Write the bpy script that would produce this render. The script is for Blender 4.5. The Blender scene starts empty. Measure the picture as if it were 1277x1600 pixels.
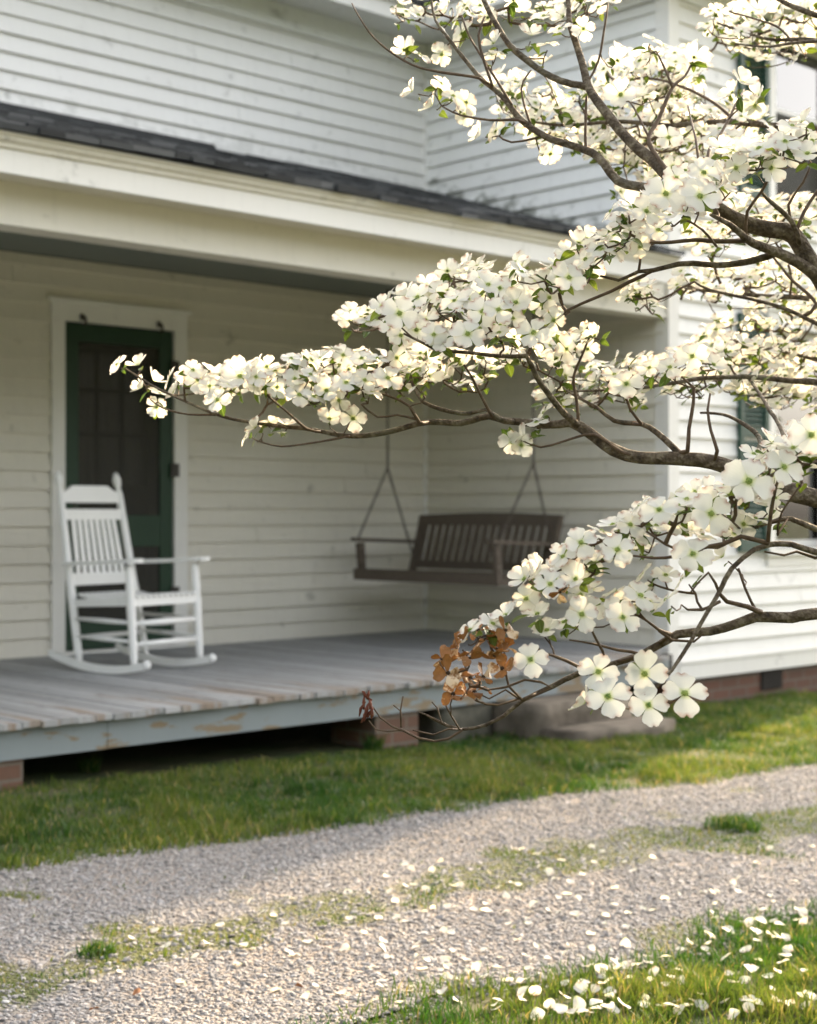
import bpy, bmesh, math, random
import numpy as np
from mathutils import Vector, Matrix, Quaternion, noise

R = math.radians
sc = bpy.context.scene
C = sc.collection
random.seed(7)
rng = np.random.default_rng(7)

# ------------------------------------------------------------------ camera, sky, sun, exposure
CAM_H, F = 1.2, 2445.0                      # eye height, focal length in pixels of the 1277-wide photograph
cam_d = bpy.data.cameras.new("camera")
cam = bpy.data.objects.new("camera", cam_d); C.objects.link(cam)
cam.location = (0, 0, CAM_H); cam.rotation_euler = (R(90), 0, 0)
cam_d.sensor_fit = 'HORIZONTAL'; cam_d.sensor_width = 28.73; cam_d.lens = 28.73 * F / 1277
cam_d.shift_y = 3 / 1277
cam_d.clip_start = 0.05; cam_d.clip_end = 2000
cam_d.dof.use_dof = True; cam_d.dof.focus_distance = 2.72; cam_d.dof.aperture_fstop = 5.0
cam_d.dof.aperture_blades = 0
sc.camera = cam

SUN_AZ, SUN_EL = 30.8, 25.0                 # azimuth clockwise from +Y
w = bpy.data.worlds.new("World"); sc.world = w; w.use_nodes = True
wn = w.node_tree
sky = wn.nodes.new('ShaderNodeTexSky'); sky.sky_type = 'NISHITA'; sky.sun_disc = False
sky.sun_elevation = R(SUN_EL); sky.sun_rotation = R(SUN_AZ)
sky.air_density = 0.8; sky.dust_density = 5.0; sky.ozone_density = 0.4
hz = wn.nodes.new('ShaderNodeHueSaturation'); hz.inputs['Saturation'].default_value = .40   # milky spring sky
tn = wn.nodes.new('ShaderNodeMix'); tn.data_type = 'RGBA'; tn.blend_type = 'MULTIPLY'; tn.inputs[0].default_value = 1; tn.inputs[7].default_value = (1.0, .97, .92, 1)
wn.links.new(sky.outputs[0], hz.inputs['Color']); wn.links.new(hz.outputs[0], tn.inputs[6]); wn.links.new(tn.outputs[2], wn.nodes['Background'].inputs[0])
wn.nodes['Background'].inputs[1].default_value = 0.14

sd = bpy.data.lights.new("sun", 'SUN'); sd.energy = 2.4; sd.angle = R(1.0); sd.color = (1.0, 0.74, 0.44)
so = bpy.data.objects.new("sun", sd); C.objects.link(so)
sdir = Vector((math.sin(R(SUN_AZ)) * math.cos(R(SUN_EL)), math.cos(R(SUN_AZ)) * math.cos(R(SUN_EL)), math.sin(R(SUN_EL))))
so.rotation_euler = sdir.to_track_quat('Z', 'Y').to_euler(); so.location = sdir * 40

sc.view_settings.view_transform = 'Standard'; sc.view_settings.look = 'None'
sc.view_settings.exposure = 2.75; sc.view_settings.gamma = 1.0
sc.cycles.max_bounces = 8; sc.cycles.transparent_max_bounces = 8
sc.cycles.diffuse_bounces = 5; sc.cycles.transmission_bounces = 4; sc.cycles.glossy_bounces = 3
sc.cycles.use_denoising = True
sc.cycles.sample_clamp_indirect = 6

# ------------------------------------------------------------------ helpers
U = Vector((.7248, .6890, 0)); V = Vector((-.6890, .7248, 0))   # along the facade, into the house
ANG = math.atan2(.6890, .7248)
S0, T0 = 8.51, 6.42                          # corner of the projecting wing = origin of the house

def gz(s, t):                                # lie of the land
    return -.02 * (min(max(s, -30), 40) - 3.3) + .012 * math.exp(-((t - 3.5) / .35) ** 2) * (1 if 0 < s < 12 else 0)
def gz_np(s, t):
    return -.02 * (np.clip(s, -30, 40) - 3.3) + .012 * np.exp(-((t - 3.5) / .35) ** 2) * ((s > 0) & (s < 12))
def H(s, t, z=0):
    p = U * s + V * t; return Vector((p.x, p.y, z))
def P(px, py, d):                            # point of the photograph at its real distance
    return Vector(((px - 638.5) / F * d, d, CAM_H - (py - 803) / F * d))
def px_of(p):
    return 638.5 + F * p[0] / p[1], 803 - F * (p[2] - CAM_H) / p[1]
def ground_hit(px, py):
    d = F * CAM_H / (py - 803)
    for _ in range(4):
        x = (px - 638.5) / F * d
        s, t = x * U.x + d * U.y, x * V.x + d * V.y
        d = F * (CAM_H - gz(s, t)) / (py - 803)
    return s, t

def link(o, parent=None):
    C.objects.link(o)
    if parent is not None: o.parent = parent
    return o
def thing(name, label, cat, loc=(0, 0, 0), rotz=0, group=None):
    o = bpy.data.objects.new(name, None); C.objects.link(o)
    o.empty_display_size = .1
    o.location = loc; o.rotation_euler = (0, 0, rotz); o['label'] = label; o['category'] = cat
    if group: o['group'] = group
    return o
def tag(o, label, cat, group=None):
    o['label'] = label; o['category'] = cat
    if group: o['group'] = group
    return o

class MB:
    def __init__(s): s.v = []; s.f = []; s.m = []; s.r = []
    def add(s, vs, fs, mi=0, rnd=None):
        b = len(s.v); s.v += [tuple(p) for p in vs]; s.f += [tuple(i + b for i in q) for q in fs]
        s.m += [mi] * len(fs); s.r += [random.random() if rnd is None else rnd] * len(fs)
    def box(s, x0, x1, y0, y1, z0, z1, mi=0, M=None, rnd=None):
        vs = [Vector(p) for p in ((x0,y0,z0),(x1,y0,z0),(x1,y1,z0),(x0,y1,z0),(x0,y0,z1),(x1,y0,z1),(x1,y1,z1),(x0,y1,z1))]
        if M is not None: vs = [M @ p for p in vs]
        s.add(vs, [(0,3,2,1),(4,5,6,7),(0,1,5,4),(1,2,6,5),(2,3,7,6),(3,0,4,7)], mi, rnd)
    def bar(s, a, b, w, h, mi=0, up=(0,0,1)):          # rectangular bar from a to b
        a, b = Vector(a), Vector(b); d = (b - a); L = d.length; d.normalize()
        x = d.cross(Vector(up))
        if x.length < 1e-4: x = d.cross(Vector((0,1,0)))
        x.normalize(); y = x.cross(d)
        vs = []
        for p in (a, b):
            for i, j in ((-1,-1),(1,-1),(1,1),(-1,1)): vs.append(p + x * i * w / 2 + y * j * h / 2)
        s.add(vs, [(3,2,1,0),(4,5,6,7),(0,1,5,4),(1,2,6,5),(2,3,7,6),(3,0,4,7)], mi)
    def tube(s, pts, rad, n=8, mi=0, cap=True):
        pts = [Vector(p) for p in pts]
        if not hasattr(rad, '__len__'): rad = [rad] * len(pts)
        vs = []; x = None
        for i, p in enumerate(pts):
            d = (pts[min(i + 1, len(pts) - 1)] - pts[max(i - 1, 0)]).normalized()
            if x is None:
                x = d.orthogonal().normalized()
            x = (x - d * x.dot(d)).normalized(); y = d.cross(x)
            for k in range(n):
                a = 2 * math.pi * k / n
                vs.append(p + (x * math.cos(a) + y * math.sin(a)) * rad[i])
        fs = []
        for i in range(len(pts) - 1):
            for k in range(n):
                fs.append((i*n+k, i*n+(k+1)%n, (i+1)*n+(k+1)%n, (i+1)*n+k))
        if cap:
            fs.append(tuple(range(n - 1, -1, -1))); fs.append(tuple((len(pts)-1)*n + k for k in range(n)))
        s.add(vs, fs, mi)
    def prism(s, poly, axis, a0, a1, mi=0):            # polygon in the two other axes, extruded along axis
        n = len(poly); vs = []
        for a in (a0, a1):
            for p, q in poly:
                vs.append({'x': (a, p, q), 'y': (p, a, q), 'z': (p, q, a)}[axis])
        fs = [tuple(range(n)), tuple(range(2*n-1, n-1, -1))] + [(i, n+i, n+(i+1)%n, (i+1)%n) for i in range(n)]
        s.add(vs, fs, mi)
    def build(s, name, mats, parent=None, smooth=False, off=(0,0,0), fix=True):
        me = bpy.data.meshes.new(name)
        o = Vector(off)
        me.from_pydata([tuple(Vector(p) - o) for p in s.v], [], s.f)
        for m in (mats if isinstance(mats, (list, tuple)) else [mats]): me.materials.append(m)
        me.polygons.foreach_set('material_index', s.m)
        me.polygons.foreach_set('use_smooth', [smooth] * len(s.f))
        at = me.attributes.new('rnd', 'FLOAT', 'FACE'); at.data.foreach_set('value', s.r)
        if fix:
            bm = bmesh.new(); bm.from_mesh(me); bmesh.ops.recalc_face_normals(bm, faces=bm.faces); bm.to_mesh(me); bm.free()
        me.update()
        return link(bpy.data.objects.new(name, me), parent)

def np_mesh(name, verts, quads=None, tris=None, mats=(), col=None, mi=None, smooth=True):
    me = bpy.data.meshes.new(name)
    nq = 0 if quads is None else len(quads); nt = 0 if tris is None else len(tris)
    me.vertices.add(len(verts)); me.vertices.foreach_set('co', np.asarray(verts, np.float32).ravel())
    loops = []
    if nq: loops.append(np.asarray(quads).ravel())
    if nt: loops.append(np.asarray(tris).ravel())
    loops = np.concatenate(loops).astype(np.int32)
    me.loops.add(len(loops)); me.loops.foreach_set('vertex_index', loops)
    me.polygons.add(nq + nt)
    st = np.concatenate([np.arange(nq) * 4, nq * 4 + np.arange(nt) * 3]).astype(np.int32)
    me.polygons.foreach_set('loop_start', st)
    me.polygons.foreach_set('loop_total', np.concatenate([np.full(nq, 4), np.full(nt, 3)]).astype(np.int32))
    me.polygons.foreach_set('use_smooth', np.full(nq + nt, smooth))
    if mi is not None: me.polygons.foreach_set('material_index', np.asarray(mi, np.int32))
    for m in mats: me.materials.append(m)
    if col is not None:
        a = me.attributes.new('pc', 'FLOAT_COLOR', 'POINT')
        a.data.foreach_set('color', (np.asarray(col, np.float32) if np.shape(col)[1] == 4 else np.concatenate([np.asarray(col, np.float32), np.ones((len(col), 1), np.float32)], 1)).ravel())
    me.update(calc_edges=True); me.validate()
    return me

# ------------------------------------------------------------------ materials
class NT:
    def __init__(s, name):
        s.mat = bpy.data.materials.new(name); s.mat.use_nodes = True
        s.t = s.mat.node_tree; s.n = s.t.nodes; s.b = s.n['Principled BSDF']; s.out = s.n['Material Output']
        s.b.inputs['Specular IOR Level'].default_value = .3
    def l(s, a, b): s.t.links.new(a, b)
    def coord(s, scale=(1,1,1), kind='Object'):
        c = s.n.new('ShaderNodeTexCoord'); m = s.n.new('ShaderNodeMapping'); m.inputs['Scale'].default_value = scale
        s.l(c.outputs[kind], m.inputs[0]); return m.outputs[0]
    def noise(s, vec, scale, detail=4, rough=.55):
        n = s.n.new('ShaderNodeTexNoise'); n.inputs['Scale'].default_value = scale; n.inputs['Detail'].default_value = detail
        n.inputs['Roughness'].default_value = rough; s.l(vec, n.inputs['Vector']); return n.outputs['Fac']
    def ramp(s, fac, stops):
        r = s.n.new('ShaderNodeValToRGB'); e = r.color_ramp.elements
        while len(e) < len(stops): e.new(.5)
        for x, (p, c) in zip(e, stops):
            x.position = p; x.color = (*c, 1) if hasattr(c, '__len__') else (c, c, c, 1)
        s.l(fac, r.inputs[0]); return r.outputs[0]
    def mix(s, fac, a, b, mode='MIX'):
        m = s.n.new('ShaderNodeMix'); m.data_type = 'RGBA'; m.blend_type = mode
        for k, x in ((0, fac), (6, a), (7, b)):
            if hasattr(x, 'is_linked'): s.l(x, m.inputs[k])
            elif k == 0: m.inputs[0].default_value = x
            else: m.inputs[k].default_value = (*x, 1)
        return m.outputs[2]
    def math(s, op, a, b=0):
        m = s.n.new('ShaderNodeMath'); m.operation = op
        for k, x in ((0, a), (1, b)):
            if hasattr(x, 'is_linked'): s.l(x, m.inputs[k])
            else: m.inputs[k].default_value = x
        return m.outputs[0]
    def attr(s, name, out='Color'):
        a = s.n.new('ShaderNodeAttribute'); a.attribute_name = name; return a.outputs[out]
    def sep(s, c):
        x = s.n.new('ShaderNodeSeparateColor'); s.l(c, x.inputs[0]); return x.outputs
    def sepxyz(s, v):
        x = s.n.new('ShaderNodeSeparateXYZ'); s.l(v, x.inputs[0]); return x.outputs
    def bump(s, h, strength, dist=.01):
        b = s.n.new('ShaderNodeBump'); b.inputs['Strength'].default_value = strength; b.inputs['Distance'].default_value = dist
        s.l(h, b.inputs['Height']); s.l(b.outputs[0], s.b.inputs['Normal']); return b.outputs[0]
    def base(s, c, rough=.6):
        if hasattr(c, 'is_linked'): s.l(c, s.b.inputs['Base Color'])
        else: s.b.inputs['Base Color'].default_value = (*c, 1)
        s.b.inputs['Roughness'].default_value = rough; return s.mat

def paint(name, c1, c2, rough=.55, mold=.0, peel=.0, board=False, roofstain=0):
    """old oil paint: faint colour drift, vertical rain streaks, flecks of mildew, peeled spots"""
    k = NT(name); o = k.coord()
    c = k.mix(k.noise(o, 1.7), c1, c2)
    st = k.ramp(k.noise(k.coord((9, 9, .7)), 3.0, 5), [(.52, 0), (.75, 1)])
    c = k.mix(k.math('MULTIPLY', st, .22), c, tuple(x * .72 for x in c1), 'MIX')
    if board:
        c = k.mix(k.math('MULTIPLY', k.attr('rnd', 'Fac'), .13), c, tuple(x * .75 for x in c1))
    if mold > 0:
        mm = k.ramp(k.noise(o, 6.5, 8, .7), [(.62 - mold * .06, 0), (.72, 1)])
        c = k.mix(k.math('MULTIPLY', mm, .55), c, (.16, .155, .13))
    if roofstain:                                             # mildew splashed up from the porch roof
        x = k.sepxyz(o); hgt = k.math('SUBTRACT', x[2], k.math('ADD', k.math('MULTIPLY', x[1], .3156), 3.066))
        near_ = k.ramp(hgt, [(0, 1), (.10, .75), (.34, 0)])
        sp = k.ramp(k.math('ADD', k.noise(k.coord((5, 5, 7)), 1.5, 7, .65), k.math('MULTIPLY', k.math('SUBTRACT', near_, .75), .34)), [(.50, 0), (.62, 1)])
        c = k.mix(k.math('MULTIPLY', sp, roofstain), c, (.14, .15, .12))
    if peel > 0:
        pm = k.ramp(k.noise(k.coord((1, 1, 4)), 3.2, 7, .65), [(.66 - peel * .06, 0), (.69 - peel * .06, 1)])
        c = k.mix(pm, c, (.22, .17, .11))
    k.base(c, rough)
    k.bump(k.noise(k.coord((2, 2, 14)), 20, 5), .25, .004)
    return k.mat

WHITE = (.80, .79, .77)
m_clap = paint('siding_paint', WHITE, (.74, .73, .70), board=True, mold=.25)
m_clap_side = paint('weathered_siding_paint', (.79, .79, .77), (.72, .72, .70), board=True, mold=.6, roofstain=.75)
m_clap_up = paint('upper_siding_paint', WHITE, (.74, .73, .70), board=True, mold=.25, roofstain=.22)
m_clap_shaded = paint('shaded_siding_paint', (.71, .68, .60), (.65, .615, .535), board=True, mold=.2)  # siding paint again, darker and warmer to stand for porch shade and bounce
m_trim = paint('trim_paint', (.78, .77, .74), (.72, .70, .66), mold=.1)
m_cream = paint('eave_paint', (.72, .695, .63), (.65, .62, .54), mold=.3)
m_ceil = paint('porch_ceiling_paint', (.22, .245, .23), (.19, .215, .20))
m_green = paint('green_door_paint', (.016, .047, .024), (.013, .037, .019), rough=.45)
m_shut = paint('green_shutter_paint', (.020, .062, .044), (.016, .05, .036), rough=.5)
m_chair = paint('chair_paint', (.82, .82, .81), (.78, .78, .76), rough=.45)
m_skirt = paint('skirt_paint', (.25, .285, .295), (.21, .24, .25), peel=1.65)

def simple(name, c1, c2, scale=8, rough=.7, bump=.3, stretch=(1,1,1), bd=.01):
    k = NT(name); o = k.coord(stretch); n = k.noise(o, scale, 6)
    k.base(k.mix(k.ramp(n, [(.3, 0), (.7, 1)]), c1, c2), rough); k.bump(n, bump, bd); return k.mat
m_wood = simple('weathered_swing_wood', (.062, .048, .037), (.150, .122, .096), 9, .75, .3, (1, 14, 14))
m_chain = simple('chain_iron', (.06, .05, .045), (.10, .08, .065), 60, .6, .1); 
m_stone = simple('step_stone', (.065, .054, .040), (.165, .138, .108), 7, .85, .7, bd=.02)
m_pier = simple('mossy_pier_stone', (.055, .055, .04), (.12, .11, .085), 9, .9, .6, bd=.02)
m_dark = simple('dark_interior', (.015, .013, .011), (.03, .026, .022), 5, .9, 0)
m_inner = simple('inner_door_wood', (.05, .04, .032), (.075, .06, .048), 5, .6, .1, (4, 4, .6))
m_curtain = simple('curtain_cloth', (.34, .31, .26), (.45, .41, .35), 6, .9, .1, (8, 8, .4))
m_metal = simple('dark_iron', (.05, .045, .04), (.09, .08, .07), 40, .5, .1)
m_soil = simple('crawlspace_soil', (.05, .035, .025), (.09, .065, .045), 12, .95, .5)

def shingle_mat():
    k = NT('asphalt_shingle'); o = k.coord()
    c = k.ramp(k.attr('rnd', 'Fac'), [(0, (.016, .017, .017)), (.55, (.046, .049, .050)), (1, (.135, .138, .14))])
    c = k.mix(k.math('MULTIPLY', k.noise(o, 180, 2), .5), c, (.03, .03, .03))
    k.base(c, .9); k.bump(k.noise(o, 150, 3), .5, .005); return k.mat
m_shingle = shingle_mat()

def brick_mat(name, c1, c2, mortar):
    k = NT(name); x = k.sepxyz(k.coord()); cx = k.n.new('ShaderNodeCombineXYZ')
    k.l(k.math('ADD', x[0], x[1]), cx.inputs[0]); k.l(x[2], cx.inputs[1])
    b = k.n.new('ShaderNodeTexBrick'); k.l(cx.outputs[0], b.inputs['Vector'])
    b.inputs['Color1'].default_value = (*c1, 1); b.inputs['Color2'].default_value = (*c2, 1); b.inputs['Mortar'].default_value = (*mortar, 1)
    b.inputs['Scale'].default_value = 1; b.inputs['Mortar Size'].default_value = .008
    b.inputs['Brick Width'].default_value = .21; b.inputs['Row Height'].default_value = .072; b.inputs['Bias'].default_value = -.2
    n = k.noise(k.coord(), 25, 5)
    k.base(k.mix(k.math('MULTIPLY', n, .6), b.outputs[0], (.10, .07, .055)), .9)
    k.bump(k.math('ADD', k.math('MULTIPLY', b.outputs['Fac'], -1), k.math('MULTIPLY', n, .5)), .6, .008); return k.mat
m_brick = brick_mat('foundation_brick', (.15, .066, .044), (.105, .055, .04), (.15, .125, .10))
m_brick2 = brick_mat('pier_brick', (.17, .085, .055), (.12, .07, .05), (.17, .145, .115))

def floor_mat():
    k = NT('porch_floor_paint'); o = k.coord()
    c = k.ramp(k.attr('rnd', 'Fac'), [(0, (.24, .245, .245)), (1, (.38, .385, .39))])
    fr = k.sepxyz(o)[1]                                       # local t, 0 at the wing corner
    wear = k.math('SUBTRACT', .15, k.math('MULTIPLY', fr, .45))   # paint is most worn at the open front edge
    n = k.noise(k.coord((11, 1.0, 1)), 1.4, 6, .6)
    m = k.ramp(k.math('ADD', n, k.math('MULTIPLY', wear, .35)), [(.575, 0), (.68, 1)])
    c = k.mix(m, c, k.mix(k.noise(o, 9), (.21, .14, .09), (.30, .28, .25)))
    c = k.mix(k.ramp(k.noise(k.coord((7, 2, 1)), 4, 6), [(.55, 0), (.75, .6)]), c, (.10, .095, .09))
    k.base(c, .6); k.bump(k.noise(k.coord((30, 2, 1)), 5, 5), .25, .004); return k.mat
m_floor = floor_mat()

def screen_mat():
    k = NT('insect_screen'); k.base((.060, .058, .048), .8)
    t = k.n.new('ShaderNodeBsdfTransparent'); m = k.n.new('ShaderNodeMixShader'); m.inputs[0].default_value = .58
    k.l(t.outputs[0], m.inputs[1]); k.l(k.b.outputs[0], m.inputs[2]); k.l(m.outputs[0], k.out.inputs[0]); return k.mat
m_screen = screen_mat()
def glass_mat():
    k = NT('window_glass'); g = k.n.new('ShaderNodeBsdfGlossy'); g.inputs['Roughness'].default_value = .02
    t = k.n.new('ShaderNodeBsdfTransparent'); f = k.n.new('ShaderNodeFresnel'); f.inputs[0].default_value = 2.7
    m = k.n.new('ShaderNodeMixShader'); k.l(f.outputs[0], m.inputs[0]); k.l(t.outputs[0], m.inputs[1]); k.l(g.outputs[0], m.inputs[2])
    k.l(m.outputs[0], k.out.inputs[0]); return k.mat
m_glass = glass_mat()
m_pane = glass_mat(); m_pane.name = 'door_glass'
for n_ in m_pane.node_tree.nodes:
    if n_.type == 'FRESNEL': n_.inputs[0].default_value = 1.5

def petal_mat(name, stops, tr, fac, brown=(.30, .11, .05), wither=False):
    k = NT(name); c = k.attr('pc'); s = k.sep(c); o = k.coord()
    col = k.ramp(s[0], stops)
    n = k.noise(o, 260 if not wither else 70, 4)
    if wither:
        col = k.mix(k.ramp(k.math('ADD', n, k.math('MULTIPLY', k.math('SUBTRACT', s[2], .5), .42)), [(.34, 0), (.48, 1)]), (.60, .48, .33), k.mix(n, (.12, .050, .016), (.36, .18, .065)))
    else:
        col = k.mix(k.math('MULTIPLY', s[2], .10), col, (.80, .72, .60))
        col = k.mix(s[1], col, brown)
        vein = k.math('SINE', k.math('MULTIPLY', k.attr('pc', 'Alpha'), 58)); col = k.mix(k.math('MULTIPLY', k.math('ADD', vein, 1), .035), col, (.52, .55, .44))
    k.base(col, .55); k.b.inputs['Specular IOR Level'].default_value = .25
    k.bump(n, .25, .002)
    t = k.n.new('ShaderNodeBsdfTranslucent'); k.l(k.mix(1.0, col, tr, 'MULTIPLY'), t.inputs[0])
    m = k.n.new('ShaderNodeMixShader'); m.inputs[0].default_value = fac
    k.l(k.b.outputs[0], m.inputs[1]); k.l(t.outputs[0], m.inputs[2]); k.l(m.outputs[0], k.out.inputs[0]); return k.mat
m_petal = petal_mat('dogwood_bract', [(0, (.36, .45, .15)), (.08, (.58, .63, .38)), (.20, (.71, .72, .675)), (1, (.72, .72, .695))], (1.0, .95, .82), .46)
m_wither = petal_mat('withered_bract', [(0, (.4, .2, .1)), (1, (.4, .2, .1))], (1, .8, .55), .22, wither=True)
def leaf_mat():
    k = NT('young_leaf'); s = k.sep(k.attr('pc'))
    col = k.mix(s[2], (.045, .080, .013), (.115, .145, .026)); col = k.mix(k.ramp(s[1], [(0, 1), (.14, 0)]), col, (.16, .23, .07))
    k.base(col, .45)
    t = k.n.new('ShaderNodeBsdfTranslucent'); k.l(k.mix(1.0, col, (1.2, 1.25, .6), 'MULTIPLY'), t.inputs[0])
    m = k.n.new('ShaderNodeMixShader'); m.inputs[0].default_value = .42
    k.l(k.b.outputs[0], m.inputs[1]); k.l(t.outputs[0], m.inputs[2]); k.l(m.outputs[0], k.out.inputs[0]); return k.mat
m_leaf = leaf_mat()
def center_mat():
    k = NT('flower_centre'); s = k.sep(k.attr('pc')); k.base(k.mix(s[2], (.09, .17, .03), (.34, .40, .09)), .5); return k.mat
m_center = center_mat()
m_grass = None
def grass_mat():
    k = NT('grass_blade'); c = k.attr('pc'); k.base(c, .5); k.b.inputs['Specular IOR Level'].default_value = .2
    t = k.n.new('ShaderNodeBsdfTranslucent'); k.l(k.mix(1.0, c, (1.15, 1.1, .6), 'MULTIPLY'), t.inputs[0])
    m = k.n.new('ShaderNodeMixShader'); m.inputs[0].default_value = .4
    k.l(k.b.outputs[0], m.inputs[1]); k.l(t.outputs[0], m.inputs[2]); k.l(m.outputs[0], k.out.inputs[0]); return k.mat
m_grass = grass_mat()
def bark_mat():
    k = NT('dogwood_bark'); o = k.coord(); n = k.noise(o, 55, 6, .65); n2 = k.noise(o, 7, 4)
    c = k.ramp(n, [(.30, (.028, .020, .013)), (.48, (.085, .062, .040)), (.66, (.20, .165, .115))])
    c = k.mix(k.ramp(n2, [(.55, 0), (.7, .5)]), c, (.17, .165, .12))
    v = k.n.new('ShaderNodeTexVoronoi'); v.inputs['Scale'].default_value = 150; k.l(o, v.inputs['Vector'])
    k.base(c, .85); k.bump(k.math('ADD', n, k.math('MULTIPLY', v.outputs['Distance'], .8)), .9, .005); return k.mat
m_bark = bark_mat()
m_twig = simple('twig_bark', (.055, .034, .021), (.12, .080, .048), 90, .75, .3, bd=.002)
m_redtip = simple('dried_red_bracts', (.07, .018, .010), (.16, .05, .025), 90, .8, .4, bd=.002)
def stone_mat():
    k = NT('gravel_stone'); c = k.attr('pc'); n = k.noise(k.coord(), 130, 3)
    k.base(k.mix(k.math('MULTIPLY', n, .5), c, (.15, .13, .115)), .85); return k.mat
m_gravel = stone_mat()
def ground_mat():
    k = NT('lawn_soil'); o = k.coord(); n = k.noise(o, 2.2, 6); n2 = k.noise(o, 38, 5)
    c = k.mix(k.ramp(n, [(.42, 0), (.6, 1)]), (.035, .060, .014), (.070, .066, .030)); c = k.mix(k.math('MULTIPLY', n2, .6), c, (.035, .04, .015))
    k.base(c, .95); k.bump(n2, .8, .02); return k.mat
m_ground = ground_mat()
def drive_mat():
    k = NT('drive_gravel_bed'); o = k.coord(); v = k.n.new('ShaderNodeTexVoronoi'); v.inputs['Scale'].default_value = 75; k.l(o, v.inputs['Vector'])
    g = k.sep(v.outputs['Color'])[0]
    c = k.mix(g, (.165, .157, .150), (.27, .26, .252)); c = k.mix(k.ramp(v.outputs['Distance'], [(.3, 0), (.65, .7)]), c, (.12, .10, .085))
    c = k.mix(k.ramp(k.noise(o, 1.6, 5), [(.45, 0), (.7, .5)]), c, (.24, .19, .15))
    c = k.mix(k.sep(k.attr('pc'))[0], c, k.mix(k.noise(o, 12), (.040, .056, .014), (.10, .095, .038)))
    k.base(c, .95); k.bump(k.math('MULTIPLY', v.outputs['Distance'], -1), 1, .012); return k.mat
m_drive = drive_mat()

# ------------------------------------------------------------------ ground and drive (setting)
def grid_coords(lo, hi, step, far):
    core = np.arange(lo, hi + 1e-6, step); ext = np.array([.5, 1.5, 4, 10, 25, 60, 150, 400])
    ext = ext[ext < far]
    return np.concatenate([lo - ext[::-1], core, hi + ext])
ss = grid_coords(0, 12, .12, 500); tt = grid_coords(-1, 9, .12, 500)
SS, TT = np.meshgrid(ss, tt, indexing='ij')
def nz(s, t, f, seed=0): return noise.noise(Vector((s * f + seed, t * f - seed * .7, seed * 1.3)))
ZZ = gz_np(SS, TT)
fine = (SS > -.1) & (SS < 12.1) & (TT > -1.1) & (TT < 9.1)
ZZ = ZZ + np.where(fine, np.vectorize(lambda a, b: .012 * nz(a, b, 1.3))(SS, TT), 0)
GX, GY = SS * U.x + TT * V.x, SS * U.y + TT * V.y
n1, n2 = SS.shape
idx = np.arange(n1 * n2).reshape(n1, n2)
q = np.stack([idx[:-1, :-1], idx[1:, :-1], idx[1:, 1:], idx[:-1, 1:]], -1).reshape(-1, 4)
go = link(bpy.data.objects.new('ground', np_mesh('ground', np.stack([GX, GY, ZZ], -1).reshape(-1, 3), q, mats=[m_ground])))
go['kind'] = 'structure'
def gh(s, t): return gz(s, t) + (.012 * nz(s, t, 1.3) if -.1 < s < 12.1 and -1.1 < t < 9.1 else 0)

def far_edge(s): return 4.70 - .085 * (s - 2.5) + .10 * nz(s, 0, 1.1, 3) + .05 * nz(s, 0, 4, 5)
def near_edge(s): return 2.68 - .06 * (s - 2.5) + .14 * nz(s, 0, 1.2, 9) + .07 * nz(s, 0, 4.5, 11)
def strip_grass(s, t):                        # how overgrown the drive is here (0..1)
    hump = math.exp(-((t - 3.5) / .24) ** 2); return hump * (.74 + .14 * math.exp(-((s - 4.0) / 1.0) ** 2)) + .62 * nz(s, t, 1.6, 21) + .62 * nz(s, t, 5.5, 31)
dv, dq = [], []
ds = np.arange(-8, 20, .06); nj = 46; dcol = []
for i, s in enumerate(ds):
    a, b = near_edge(s), far_edge(s)
    for j in range(nj):
        t = a + (b - a) * j / (nj - 1); p = H(s, t); dv.append((p.x, p.y, gh(s, t) + .006)); dcol.append((min(1, max(0, (strip_grass(s, t) - .38) / .35)), 0, 0))
        if i and j: k = i * nj + j; dq.append((k - nj - 1, k - 1, k, k - nj))
do = link(bpy.data.objects.new('gravel_drive', np_mesh('gravel_drive', dv, dq, mats=[m_drive], col=dcol)))
do['kind'] = 'structure'

# gravel stones: one uncountable mass
def ico():
    bm = bmesh.new(); bmesh.ops.create_icosphere(bm, subdivisions=1, radius=1)
    v = np.array([x.co[:] for x in bm.verts]); f = np.array([[y.index for y in x.verts] for x in bm.faces]); bm.free(); return v, f
def rot_np(n):                                # n random rotation matrices
    q = rng.normal(size=(n, 4)); q /= np.linalg.norm(q, axis=1)[:, None]; a, b, c, d = q.T
    return np.stack([np.stack([1-2*(c*c+d*d), 2*(b*c-a*d), 2*(b*d+a*c)], -1), np.stack([2*(b*c+a*d), 1-2*(b*b+d*d), 2*(c*d-a*b)], -1), np.stack([2*(b*d-a*c), 2*(c*d+a*b), 1-2*(b*b+c*c)], -1)], 1)
iv, iface = ico()
st = []
N = 135000
cs = rng.uniform(1.2, 9.0, N); cu = rng.uniform(-.04, 1.03, N)
for s, u in zip(cs, cu):
    a, b = near_edge(s), far_edge(s); t = a + (b - a) * u
    p = H(s, t)
    if p.y < 3.2 or abs(p.x / p.y) > .34: continue
    if (u < .0 or u > .97) and random.random() < .6: continue
    if strip_grass(s, t) > .50 and random.random() < .55: continue
    st.append((p.x, p.y, gh(s, t) + .006, s, t))
st = np.array(st); n = len(st)
size = np.clip(rng.lognormal(math.log(.0047), .40, n), .0024, .0125)
shape = iv[None] * (1 + rng.uniform(-.22, .22, (n, len(iv), 1))) * np.stack([rng.uniform(.8, 1.4, n), rng.uniform(.7, 1.1, n), rng.uniform(.55, .9, n)], 1)[:, None, :]
vs = np.einsum('nij,nkj->nki', rot_np(n), shape) * size[:, None, None]
vs[:, :, 2] *= .62
vs += np.stack([st[:, 0], st[:, 1], st[:, 2] + size * .14], 1)[:, None, :]
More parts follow.
